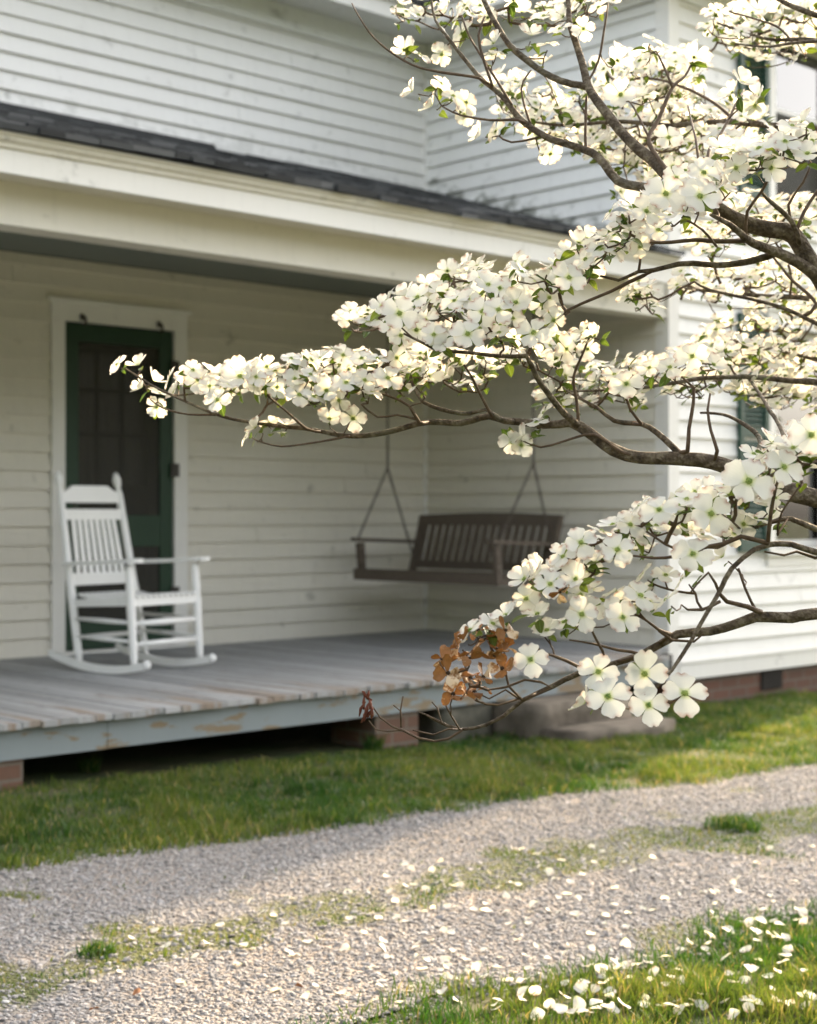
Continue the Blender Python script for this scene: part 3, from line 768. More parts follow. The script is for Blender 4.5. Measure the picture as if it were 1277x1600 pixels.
# local: x = into the side wall (+), y = along the bench
L2 = .70
for sy in (-.70, 0, .70):
    mb = MB(); mb.bar((-.27, sy, .455), (.25, sy, .435), .04, .055); mb.build('seat_bearer', m_wood, sw)
mb = MB()
for k in range(7): x = -.25 + k * .078; mb.box(x - .034, x + .034, -.73, .73, .487 - (x + .25) * .04 - .018 * math.sin((x + .25) / .5 * 3.14), .505 - (x + .25) * .04 - .018 * math.sin((x + .25) / .5 * 3.14))
mb.build('seat', m_wood, sw)
mb = MB(); mb.box(-.30, -.276, -.75, .75, .425, .505); mb.build('seat_rail', m_wood, sw)
def bx(z): return .24 + (z - .47) * .30
for z0_, z1_ in ((.50, .56),):
    mb = MB(); mb.bar((bx(.53), -.70, .53), (bx(.53), .70, .53), .03, .06); mb.build('back_rail', m_wood, sw)
mb = MB(); n = 24; vs_ = []
for i in range(n + 1):
    y = -.74 + 1.48 * i / n; top = .885 + .022 * math.cos(y / .74 * 1.4)
    for dx in (-.016, .016): vs_ += [(bx(.83) + dx, y, .815), (bx(top) + dx, y, top)]
fs_ = [(0, 2, 3, 1), (n*4, n*4+1, n*4+3, n*4+2)]
for i in range(n):
    k = i * 4; fs_ += [(k, k+1, k+5, k+4), (k+2, k+6, k+7, k+3), (k+1, k+3, k+7, k+5), (k, k+4, k+6, k+2)]
mb.add(vs_, fs_); mb.build('crest_rail', m_wood, sw)
for i in range(17):
    y = -.65 + 1.3 * i / 16; mb = MB(); mb.bar((bx(.555) - .004, y, .555), (bx(.825) - .004, y, .825), .048, .014, up=(1, 0, 0)); mb.build('back_slat', m_wood, sw)
for sy in (-.71, .71):
    mb = MB(); mb.bar((bx(.45), sy, .43), (bx(.9), sy, .885), .04, .045); mb.build('back_post', m_wood, sw)
    mb = MB(); mb.bar((-.25, sy, .44), (-.27, sy, .69), .045, .05); mb.build('arm_post', m_wood, sw)
    mb = MB(); mb.bar((-.33, sy, .715), (bx(.70) + .02, sy, .69), .075, .026); mb.build('arm', m_wood, sw)
    mb = MB()
    def chain(A, B):
        A, B = Vector(A), Vector(B); d = (B - A); nl = max(2, int(d.length / .030)); q = d.to_track_quat('Z', 'Y')
        for k in range(nl):
            c = A.lerp(B, (k + .5) / nl); rz = Quaternion((0, 0, 1), (k % 2) * math.pi / 2)
            pts = [c + q @ (rz @ Vector((.0085 * math.cos(a), 0, .020 * math.sin(a)))) for a in [2 * math.pi * i / 8 for i in range(9)]]
            mb.tube(pts, .0034, 5, cap=False)
    q_ = 1.0 if sy > 0 else 1.13; top = (.0, sy * q_, 2.535); j = (.0, sy * q_, 1.235)
    chain(top, j); chain(j, (-.26, sy * 1.04, .73)); chain(j, (bx(.7) - .03, sy * 1.04, .60))
    mb.tube([(0, sy * q_, 2.515), (0, sy * q_, 2.535)], .012, 8)
    mb.build('chain', m_chain, sw)

# ------------------------------------------------------------------ dogwood tree
TRUNK = (1.42, 3.0)
ts = TRUNK[0] * U.x + TRUNK[1] * U.y; tv = TRUNK[0] * V.x + TRUNK[1] * V.y
tree = thing('dogwood_tree', 'white flowering dogwood whose blossoming branches reach across the front of the porch', 'tree', (TRUNK[0], TRUNK[1], gh(ts, tv)))
TO = Vector(tree.location)

def smooth_path(pts, step=.03):
    """Catmull-Rom through (Vector, radius)"""
    out = []
    P_ = [pts[0]] + pts + [pts[-1]]
    for i in range(1, len(P_) - 2):
        p0, p1, p2, p3 = (P_[i-1][0], P_[i][0], P_[i+1][0], P_[i+2][0]); r1, r2 = P_[i][1], P_[i+1][1]
        n = max(1, int((p2 - p1).length / step))
        for k in range(n):
            t = k / n
            out.append((0.5 * ((2 * p1) + (p2 - p0) * t + (2*p0 - 5*p1 + 4*p2 - p3) * t*t + (3*p1 - p0 - 3*p2 + p3) * t**3), r1 + (r2 - r1) * t))
    out.append(pts[-1]); return out
def from_px(lst):
    """(px, py, width_px[, distance]) -> points with missing distances interpolated along the list"""
    n = len(lst); ds = [p[3] if len(p) > 3 else None for p in lst]
    known = [i for i, d in enumerate(ds) if d is not None]
    for i in range(n):
        if ds[i] is None:
            a = max(k for k in known if k < i); b = min(k for k in known if k > i); ds[i] = ds[a] + (ds[b] - ds[a]) * (i - a) / (b - a)
    return [(P(p[0], p[1], d), p[2] / 2 * d / F) for p, d in zip(lst, ds)]

trunk_pts = [(Vector((1.42, 3.0, TO.z - .1)), .10), (Vector((1.42, 3.0, TO.z + .06)), .085), (Vector((1.40, 2.98, .45)), .072), (Vector((1.36, 2.95, .78)), .067), (Vector((1.33, 2.93, 1.0)), .062),
             (Vector((1.36, 2.95, 1.5)), .047), (Vector((1.45, 3.02, 2.1)), .036), (Vector((1.50, 3.1, 2.7)), .024), (Vector((1.46, 3.12, 3.3)), .010)]
TJ = (1748, 975, 50, 2.93)
limbs = [
 # long low limb reaching left across the porch
 [TJ, (1600, 905, 44), (1420, 825, 34), (1277, 783, 29, 2.80), (1209, 757, 27), (1115, 722, 25), (1061, 716, 23), (1000, 714, 20), (960, 701, 19), (905, 667, 17, 2.92), (890, 661, 14), (850, 665, 12.5), (790, 657, 11.5), (765, 650, 11), (720, 660, 10), (656, 661, 9), (600, 676, 8.5), (545, 682, 8), (491, 672, 7), (421, 664, 6, 3.15), (340, 648, 5), (290, 628, 4.2), (240, 603, 3.4), (215, 588, 3), (197, 576, 2.6, 3.3)],
 [(340, 648, 4.2, 3.2), (295, 648, 3.5), (255, 638, 3), (235, 624, 2.4, 3.25)],
 [(905, 667, 13, 2.92), (880, 645, 11), (858, 617, 10), (840, 590, 9), (823, 556, 8, 2.80), (797, 557, 6.5), (750, 553, 6), (691, 547, 5.2), (661, 536, 4.5), (631, 521, 3.4, 2.85)],
 [(823, 556, 5, 2.80), (835, 530, 4), (862, 505, 3.5), (890, 488, 3, 2.82)],
 [(780, 655, 8, 2.95), (760, 640, 6), (733, 646, 7), (690, 640, 6.5), (660, 628, 5.5), (648, 610, 4, 3.05), (640, 590, 3, 3.08)],
 [(770, 652, 5, 2.95), (750, 615, 4.4), (738, 590, 4), (725, 570, 3, 2.9)],
 [(655, 660, 6, 3.0), (640, 635, 4.6), (606, 618, 4), (575, 612, 3, 3.0)],
 [(650, 655, 4, 3.0), (620, 648, 3.6), (590, 652, 3.2), (565, 632, 2.6, 3.0)],
 [(480, 671, 4.4, 3.1), (450, 645, 3.8), (420, 620, 3), (405, 600, 2.4, 3.12)],
 [(545, 682, 4, 3.07), (500, 690, 3.3), (440, 697, 2.8), (400, 688, 2.2, 3.15)],
 [(970, 705, 6, 2.88), (928, 679, 4.5), (880, 690, 3.6), (845, 699, 3), (815, 688, 2.4, 2.95)],
 [(1061, 708, 11, 2.86), (1026, 676, 9), (1003, 663, 8), (960, 657, 7), (932, 636, 5.5), (905, 622, 4, 3.0), (880, 605, 3, 3.05)],
 [(1003, 663, 6, 2.9), (985, 640, 5), (975, 610, 4, 2.92), (968, 590, 3, 2.95)],
 [(904, 664, 6, 2.92), (901, 625, 5), (897, 590, 4.4), (910, 555, 3.6), (922, 525, 3, 2.9)],
 [(1075, 705, 7, 2.83), (1077, 670, 6), (1083, 630, 5.5), (1085, 606, 4.6), (1065, 588, 3.2, 2.85)],
 [(1122, 704, 6, 2.8), (1112, 672, 5), (1106, 640, 4.6), (1110, 615, 3.4, 2.85)],
 [(1190, 690, 8, 2.9), (1162, 663, 7), (1130, 648, 5), (1095, 645, 3.6, 3.1)],
 [(1240, 720, 8, 2.8), (1215, 660, 7), (1190, 620, 6, 3.2), (1165, 585, 4, 3.5)],
 # upper limb
 [TJ, (1640, 830, 46), (1480, 660, 40), (1350, 530, 34), (1277, 425, 30, 2.78), (1241, 369, 29), (1204, 357, 26), (1146, 340, 25), (1111, 320, 22, 2.75), (1048, 277, 20), (1019, 248, 18), (978, 213, 16), (944, 170, 14.5), (921, 137, 13, 2.95), (909, 95, 11), (892, 40, 9.5), (889, 0, 8), (880, -60, 5, 3.1)],
 [(921, 137, 11, 2.95), (875, 127, 10.5), (828, 97, 10), (794, 70, 9.5), (771, 30, 8.5), (756, 0, 7.5), (740, -50, 5, 3.1)],
 [(1111, 322, 17, 2.76), (1060, 303, 16), (1010, 291, 15), (967, 279, 14), (932, 248, 13), (909, 236, 12), (857, 215, 10.5), (817, 187, 9.5), (782, 148, 8.5), (748, 119, 7), (713, 77, 5.5), (681, 31, 4.4), (672, -20, 3, 3.1)],
 [(748, 121, 4.5, 2.98), (684, 112, 4), (632, 95, 3.4), (586, 60, 3), (563, 28, 2.6), (550, 5, 2, 3.1)],
 [(770, 135, 5, 2.98), (755, 90, 4.4), (748, 55, 4), (758, 25, 3, 3.0)],
 [(800, 165, 5, 2.97), (768, 112, 4), (735, 60, 3.5), (722, 25, 3, 3.05)],
 [(915, 238, 5, 2.92), (915, 195, 4.5), (917, 150, 4, 2.95)],
 [(1048, 275, 9, 2.78), (1028, 245, 8), (1016, 217, 7), (1030, 185, 6.5), (1051, 136, 5.5), (1070, 118, 4), (1083, 98, 3, 3.0)],
 [(1051, 136, 4, 2.9), (1038, 105, 3.5), (1026, 80, 2.8, 2.95)],
 [(1016, 217, 4, 2.85), (1000, 185, 3.5), (985, 160, 3, 2.95)],
 [(1110, 310, 6, 2.8), (1108, 239, 5), (1125, 213, 4.6), (1150, 165, 4), (1163, 140, 2.8, 3.2)],
 [(1096, 310, 5, 2.8), (1090, 230, 4), (1082, 195, 3.4), (1075, 165, 2.6, 3.1)],
 [(915, 137, 4, 2.95), (935, 95, 4), (946, 40, 3.5), (950, 5, 2.6, 3.0)],
 [(830, 195, 4, 2.95), (815, 140, 3.6), (830, 110, 3, 3.0)],
 [(810, 187, 4.4, 2.95), (765, 188, 3.8), (720, 180, 3.2), (690, 165, 2.4, 3.05)],
 [(850, 210, 4, 2.95), (800, 222, 3.2), (780, 212, 2.6, 3.0)],
 # second limb under the upper one
 [(1330, 490, 22, 2.8), (1277, 432, 20), (1224, 399, 16), (1192, 384, 14), (1166, 372, 12), (1140, 350, 9), (1110, 335, 5, 2.62)],
 [(1212, 395, 12, 2.75), (1165, 408, 11), (1117, 414, 10), (1080, 412, 9), (1059, 413, 8.5), (1020, 423, 7.5), (998, 424, 6), (967, 437, 5), (938, 431, 3.6, 2.7)],
 [(1020, 424, 6.5, 2.72), (985, 440, 6), (955, 455, 5.5), (928, 466, 5), (886, 486, 4.4), (862, 510, 3.2, 2.75)],
 [(1164, 376, 8, 2.7), (1125, 377, 7), (1088, 375, 6.5), (1050, 378, 6), (1015, 378, 5), (985, 366, 4, 2.62)],
 [(1166, 372, 6, 2.7), (1168, 330, 5), (1190, 300, 4.5), (1208, 265, 3.4, 2.66)],
 [(1120, 385, 4, 2.68), (1098, 358, 4), (1075, 345, 3.4, 2.6)],
 [(1250, 380, 9, 2.75), (1236, 345, 8), (1212, 322, 7), (1190, 300, 5), (1200, 285, 3, 2.7)],
 [(1245, 360, 6, 2.75), (1258, 330, 6), (1277, 300, 5), (1300, 270, 4, 2.8)],
 [(1240, 355, 5, 2.75), (1232, 320, 4.4), (1255, 285, 4, 2.75), (1268, 255, 3, 2.75)],
 [(1420, 560, 10, 3.3), (1340, 540, 9), (1269, 501, 7), (1218, 480, 6), (1166, 466, 5), (1110, 453, 4), (1085, 440, 3, 3.3)],
 [(1277, 475, 6, 3.3), (1240, 440, 5), (1215, 410, 4), (1195, 385, 3, 3.4)],
 # top right
 [(1500, 300, 20, 3.0), (1400, 120, 14), (1330, 45, 11), (1277, 23, 9), (1224, 3, 7), (1180, -25, 5, 3.2)],
 [(1420, 130, 8, 3.1), (1330, 68, 6), (1255, 66, 5), (1220, 70, 4.4), (1195, 73, 4), (1150, 68, 3, 3.4)],
 [(1240, 67, 4, 3.25), (1215, 42, 3.6), (1180, 30, 3), (1140, 18, 2.4, 3.4)],
 # rear sprays
 [(1600, 120, 26, 3.1), (1400, 210, 15, 3.4), (1250, 200, 11), (1150, 190, 9), (1050, 195, 8, 3.7), (960, 190, 6.5), (880, 195, 5), (800, 185, 3, 3.6)],
 [(1150, 190, 6, 3.6), (1100, 150, 5), (1030, 125, 4), (960, 125, 3, 3.9)],
 [(1050, 195, 6, 3.7), (990, 235, 5), (940, 230, 3, 3.7)],
 [(1600, 640, 26, 3.1), (1400, 625, 15, 3.4), (1280, 600, 11, 3.5), (1180, 590, 8), (1100, 590, 7, 3.3), (1010, 605, 5), (930, 610, 4), (870, 612, 2.6, 3.1)],
 [(1400, 625, 8, 3.4), (1300, 570, 7, 3.7), (1200, 545, 5), (1120, 545, 3, 4.0)],
 [(1600, 520, 20, 3.2), (1400, 480, 12, 3.6), (1250, 465, 9), (1150, 460, 6), (1070, 450, 3, 3.8)],
 [(1400, 130, 10, 3.2), (1280, 65, 7, 3.5), (1200, 60, 5), (1120, 35, 3, 3.7)],
 # lower right limbs
 [TJ, (1580, 985, 34), (1420, 958, 26), (1275, 956, 19, 2.52), (1236, 963, 18), (1182, 962, 17), (1152, 974, 15), (1111, 986, 14), (1061, 989, 13.5), (1031, 1006, 12), (1003, 1022, 11), (965, 1034, 9.5), (904, 1053, 8.5), (863, 1073, 8), (817, 1095, 7), (786, 1120, 6), (760, 1133, 5.4), (720, 1140, 5), (680, 1125, 4.2), (666, 1117, 3.4), (655, 1113, 2.6, 2.45)],
 [(722, 1141, 4.4, 2.44), (701, 1154, 4.2), (680, 1158, 4), (653, 1153, 3.8), (632, 1142, 3.6), (613, 1135, 3.2), (595, 1122, 2.8), (583, 1105, 2.4, 2.47)],
 [(630, 1141, 2.8, 2.46), (605, 1143, 2.5), (587, 1140, 2.2), (576, 1126, 2, 2.46)],
 [(627, 1137, 3, 2.46), (626, 1113, 2.6), (630, 1088, 2.2, 2.46)], [(627, 1112, 2.2, 2.46), (619, 1105, 2), (615, 1102, 1.8, 2.46)],
 [(701, 1139, 2.8, 2.44), (677, 1148, 2.6), (645, 1141, 2.2, 2.45)], [(690, 1128, 2.6, 2.44), (683, 1106, 2.4), (675, 1097, 2, 2.44)],
 [(718, 1139, 3, 2.44), (704, 1117, 2.8), (697, 1103, 2.4, 2.42)],
 [(816, 1094, 4.4, 2.42), (795, 1072, 4), (791, 1055, 3.4), (788, 1030, 2.6, 2.40)], [(812, 1092, 4, 2.42), (780, 1102, 3.6), (760, 1101, 3.2), (742, 1094, 2.6, 2.40)],
 [(860, 1073, 4.4, 2.42), (820, 1062, 4), (790, 1074, 3.6), (762, 1078, 3), (745, 1070, 2.4, 2.39)], [(790, 1078, 3, 2.41), (765, 1092, 2.8), (750, 1085, 2.2, 2.4)],
 [(1190, 957, 9, 2.5), (1168, 948, 8), (1135, 940, 7), (1125, 928, 6), (1118, 910, 4.4, 2.45), (1108, 895, 3.4), (1080, 925, 2.6, 2.4)],
 [(1182, 955, 5, 2.5), (1165, 920, 4.4), (1154, 888, 3.6, 2.5)],
 [(1125, 940, 6, 2.47), (1098, 953, 5), (1075, 953, 3.6), (1065, 945, 2.6, 2.42)],
 [(1048, 990, 6, 2.45), (1030, 985, 5), (1010, 970, 4), (985, 955, 3, 2.4)],
 [(1050, 1000, 5, 2.45), (1085, 1003, 4), (1100, 990, 2.6, 2.42)],
 [(920, 1050, 6, 2.43), (885, 1032, 5), (850, 1020, 4), (835, 1010, 3, 2.38)],
 [(948, 1035, 5, 2.43), (930, 995, 4.4), (918, 970, 3.4, 2.38)],
 [(1000, 1022, 6, 2.44), (965, 1015, 4.4), (925, 1005, 3.4), (890, 1000, 2.6, 2.4)],
 # drooping twig carrying the bottom bunch
 [(1500, 880, 16, 2.7), (1380, 885, 12), (1275, 862, 10, 2.45), (1236, 850, 9.5), (1202, 849, 9), (1180, 857, 8), (1145, 888, 7.5), (1125, 924, 7.5), (1105, 958, 7), (1081, 1001, 6.5), (1051, 1046, 5.6), (1037, 1063, 4.6), (1020, 1080, 3.6, 2.33)],
 [(1202, 849, 8, 2.42), (1159, 838, 7.5), (1130, 850, 7), (1100, 855, 6.5), (1060, 868, 5.5), (1020, 872, 4.6), (985, 868, 3.4, 2.42)],
 [(1110, 854, 5, 2.42), (1078, 862, 4.4), (1040, 850, 4), (1010, 830, 3, 2.42)],
 [(1275, 872, 5, 2.46), (1245, 862, 4.4), (1225, 868, 4), (1195, 862, 3, 2.44)],
 [(1340, 840, 14, 2.6), (1275, 826, 10, 2.48), (1236, 811, 8), (1199, 818, 6), (1160, 830, 4.5), (1145, 815, 3.2, 2.42)],
 [(1200, 848, 7, 2.42), (1205, 800, 6), (1212, 760, 5), (1222, 735, 3.4, 2.38)],
 [(1230, 812, 5, 2.44), (1215, 835, 4), (1222, 800, 3.4), (1250, 760, 3, 2.4)],
]
off_frame = [                                  # limbs of the crown outside the photograph
 [(Vector((1.36, 2.95, 1.5)), .03), (Vector((1.0, 2.7, 2.15)), .022), (Vector((.5, 2.5, 2.45)), .012), (Vector((.1, 2.4, 2.55)), .005)],
 [(Vector((1.42, 3.0, 1.9)), .028), (Vector((1.9, 3.3, 2.3)), .02), (Vector((2.5, 3.5, 2.5)), .010), (Vector((2.9, 3.6, 2.55)), .004)],
 [(Vector((1.45, 3.02, 2.1)), .024), (Vector((1.5, 3.8, 2.6)), .016), (Vector((1.55, 4.5, 2.85)), .006)],
 [(Vector((1.34, 2.94, 1.15)), .032), (Vector((1.8, 2.6, 1.5)), .024), (Vector((2.4, 2.3, 1.75)), .012), (Vector((2.8, 2.1, 1.8)), .005)],
 [(Vector((1.45, 3.02, 2.1)), .024), (Vector((1.75, 3.9, 2.35)), .016), (Vector((1.95, 4.6, 2.4)), .006)],
 [(Vector((1.40, 2.98, 1.75)), .022), (Vector((1.72, 3.9, 1.95)), .014), (Vector((1.9, 4.7, 2.0)), .005)],
 [(Vector((1.48, 3.06, 2.4)), .018), (Vector((1.1, 3.3, 2.9)), .012), (Vector((.7, 3.5, 3.1)), .005)],
]
nodes = []            # (position, radius or None, parent)
limb_meshes = []
mb = MB(); pth = smooth_path(trunk_pts); wood = list(pth)
mb.tube([p - TO + noise.noise_vector(p * 9) * .006 for p, r in pth], [r * (1 + .10 * noise.noise(p * 14)) for p, r in pth], 14); mb.build('trunk', m_bark, tree, smooth=True)
small = MB()
for li, lm in enumerate([from_px(l) for l in limbs] + off_frame):
    if (lm[0][0] - trunk_pts[4][0]).length > .05:          # every limb leaves older wood
        p0, r0 = lm[0]; cand = min((x for x in wood if x[1] > r0 * .7), key=lambda x: (x[0] - p0).length + max(0, x[0].z - p0.z) * .5)
        D_ = (cand[0] - p0).length
        if .02 < D_ and (px_of(p0)[0] > 1290 or D_ < .12):
            out_ = (p0 - lm[1][0]).normalized() * D_ * .3
            lm = [(cand[0], min(cand[1], r0 * 1.15))] + ([(p0.lerp(cand[0], .45) + out_ * .5 - Vector((0, 0, .05 * D_)), r0 * 1.08)] if D_ > .25 else []) + lm
    pth = smooth_path(lm, .018 if li < len(limbs) else .04); wood += pth[::3]
    out = []; L = len(pth)
    for i, (p, r) in enumerate(pth):
        kk = 1 if 0 < i < L - 1 else 0
        kn = 1 + .10 * noise.noise(p * 22) + (.22 * max(0, noise.noise(p * 11) - .25) if r > .003 else .10 * (i % 5 == 0))
        q = p + noise.noise_vector(p * 13) * min(.005, r * .75) * kk
        out.append((q, r * kn))
    big = max(r for _, r in pth) > .0052
    if big:
        mb = MB(); mb.tube([p - TO for p, r in out], [r for p, r in out], 10 if out[0][1] > .008 else 7)
        mb.build('branch', m_bark, tree, smooth=True)
    else:
        small.tube([p - TO for p, r in out], [max(r, .0009) for p, r in out], 6)
    for i in range(0, L, 2): nodes.append((out[i][0], out[i][1]))

# ---- flowers
def petal_grid(L, W, notch, cup, curl, rnd, wob, nv=8, nu=7):
    v = []; c = []
    for i in range(nv):
        t = i / (nv - 1); te = t
        hw = W * (.20 + .80 * math.sin(min(1, te / .68) * math.pi / 2) ** 1.15) * (1 - .34 * max(0, (te - .68) / .32) ** 2)
        for j in range(nu):
            u = -1 + 2 * j / (nu - 1); x = u * hw
            ry = L * (te - notch * te ** 6 * math.exp(-(u / .30) ** 2) - .20 * abs(u) ** 2.6 * te ** 3)
            z = L * (cup * te - curl * te * te) + .18 * u * u * hw * (1 - te * .5) + wob * L * math.sin(te * 5 + u * 3 + rnd * 9) * te - .05 * L * (1 - abs(u)) * math.sin(te * 3.14)
            nb = math.exp(-((te - 1) / .15) ** 2 - (u / .40) ** 2) * (1 if rnd > .25 else .45) + (.5 * math.exp(-((te - .93) / .10) ** 2 - ((u - .7) / .25) ** 2) if rnd > .72 else 0)
            v.append((x, .0035 + ry, z)); c.append((te, min(1, nb * 1.25), rnd, .5 + .5 * u))
    q = [(i*nu+j, i*nu+j+1, (i+1)*nu+j+1, (i+1)*nu+j) for i in range(nv-1) for j in range(nu-1)]
    return v, q, c
def make_flower(seed, openness=1.0, wither=False):
    """flower in unit of metres, face = +Z. returns bract arrays and centre arrays"""
    rd = random.Random(seed); v, q, c = [], [], []
    spin0 = rd.uniform(-.12, .12)
    for k in range(4):
        big = 1 if k % 2 == 0 else .92
        L = .041 * big * rd.uniform(.92, 1.07); W = .0208 * big * rd.uniform(.92, 1.10)
        if wither: pv, pq, pc = petal_grid(L * rd.uniform(.75, 1.0), W * rd.uniform(.62, .95), .1, rd.uniform(.05, .85), rd.uniform(-.6, .95), rd.random(), rd.uniform(.05, .14))
        else: pv, pq, pc = petal_grid(L, W, rd.uniform(.11, .20), (1 - openness) * 1.15 + rd.uniform(.02, .18), rd.uniform(.02, .30) * openness, rd.random(), rd.uniform(.0, .03))
        a = spin0 + k * math.pi / 2 + rd.uniform(-.09, .09); ca, sa = math.cos(a), math.sin(a); tw = rd.uniform(-.2, .2) * (3 if wither else 1); dz = .0007 * (k % 2)
        b = len(v)
        for (x, y, z) in pv:
            z += x * tw; v.append((x * ca - y * sa, x * sa + y * ca, z + dz))
        q += [tuple(i + b for i in f) for f in pq]; c += pc
    cv, ct, cc = [], [], []
    N = 19
    for k in range(N):
        rr = .0050 * math.sqrt((k + .4) / N); a = k * 2.39996; r = .00155 * rd.uniform(.8, 1.25); hz = .0036 * (1 - (rr / .0056) ** 2) + .001
        b = len(cv); base = Vector((rr * math.cos(a), rr * math.sin(a), hz)); tone = rd.random()
        pts = [(0, 0, 1.25)] + [(math.cos(t_), math.sin(t_), .45) for t_ in [i * 2 * math.pi / 5 for i in range(5)]] + [(.8*math.cos(t_), .8*math.sin(t_), -.8) for t_ in [i * 2 * math.pi / 5 for i in range(5)]]
        for p_ in pts: cv.append(tuple(base + Vector(p_) * r)); cc.append((0, 0, tone, 1))
        for i in range(5):
            j = (i + 1) % 5; ct.append((b, b+1+i, b+1+j)); ct += [(b+1+i, b+6+i, b+6+j), (b+1+i, b+6+j, b+1+j)]
    return dict(v=np.array(v), q=np.array(q), c=np.array(c), cv=np.array(cv), ct=np.array(ct), cc=np.array(cc))
FL = [make_flower(100 + i, o) for i, o in enumerate([1, 1, .95, .9, 1, .85, .97, .75, 1, .92])]
FC = [make_flower(200 + i, o) for i, o in enumerate([.55, .4, .65, .5])]     # half-open
WF = [make_flower(300 + i, .6, True) for i in range(6)]

flowers = []          # (pos, normal, scale, variant, spin)
def nrm(mode):
    g = random.gauss
    if mode == 'f': v = Vector((g(0, .22), -.92 + g(0, .12), .42 + g(0, .2)))
    elif mode == 'u': v = Vector((g(0, .35), -.42 + g(0, .3), .82))
    elif mode == 's': v = Vector((g(-.2, .5), g(.1, .4), .75))
    elif mode == 'l': v = Vector((-.8 + g(0, .2), -.25 + g(0, .2), .45))
    elif mode == 'd': v = Vector((g(0, .3), -.75, -.25 + g(0, .2)))
    else: v = Vector((g(0, .5), -.3 + g(0, .45), .65 + g(0, .3)))
    return v.normalized()
def put(px, py, size, d, mode='u', cupped=None):
    sc_ = max(.6, min(1.3, size / 2 * d / F / .044))
    if cupped is None: cupped = random.random() < {'f': .04, 's': .5, 'l': .6}.get(mode, .2)
    flowers.append((P(px, py, d), nrm(mode), sc_, (1, random.randrange(4)) if cupped else (0, random.randrange(10)), random.uniform(0, 1.57)))
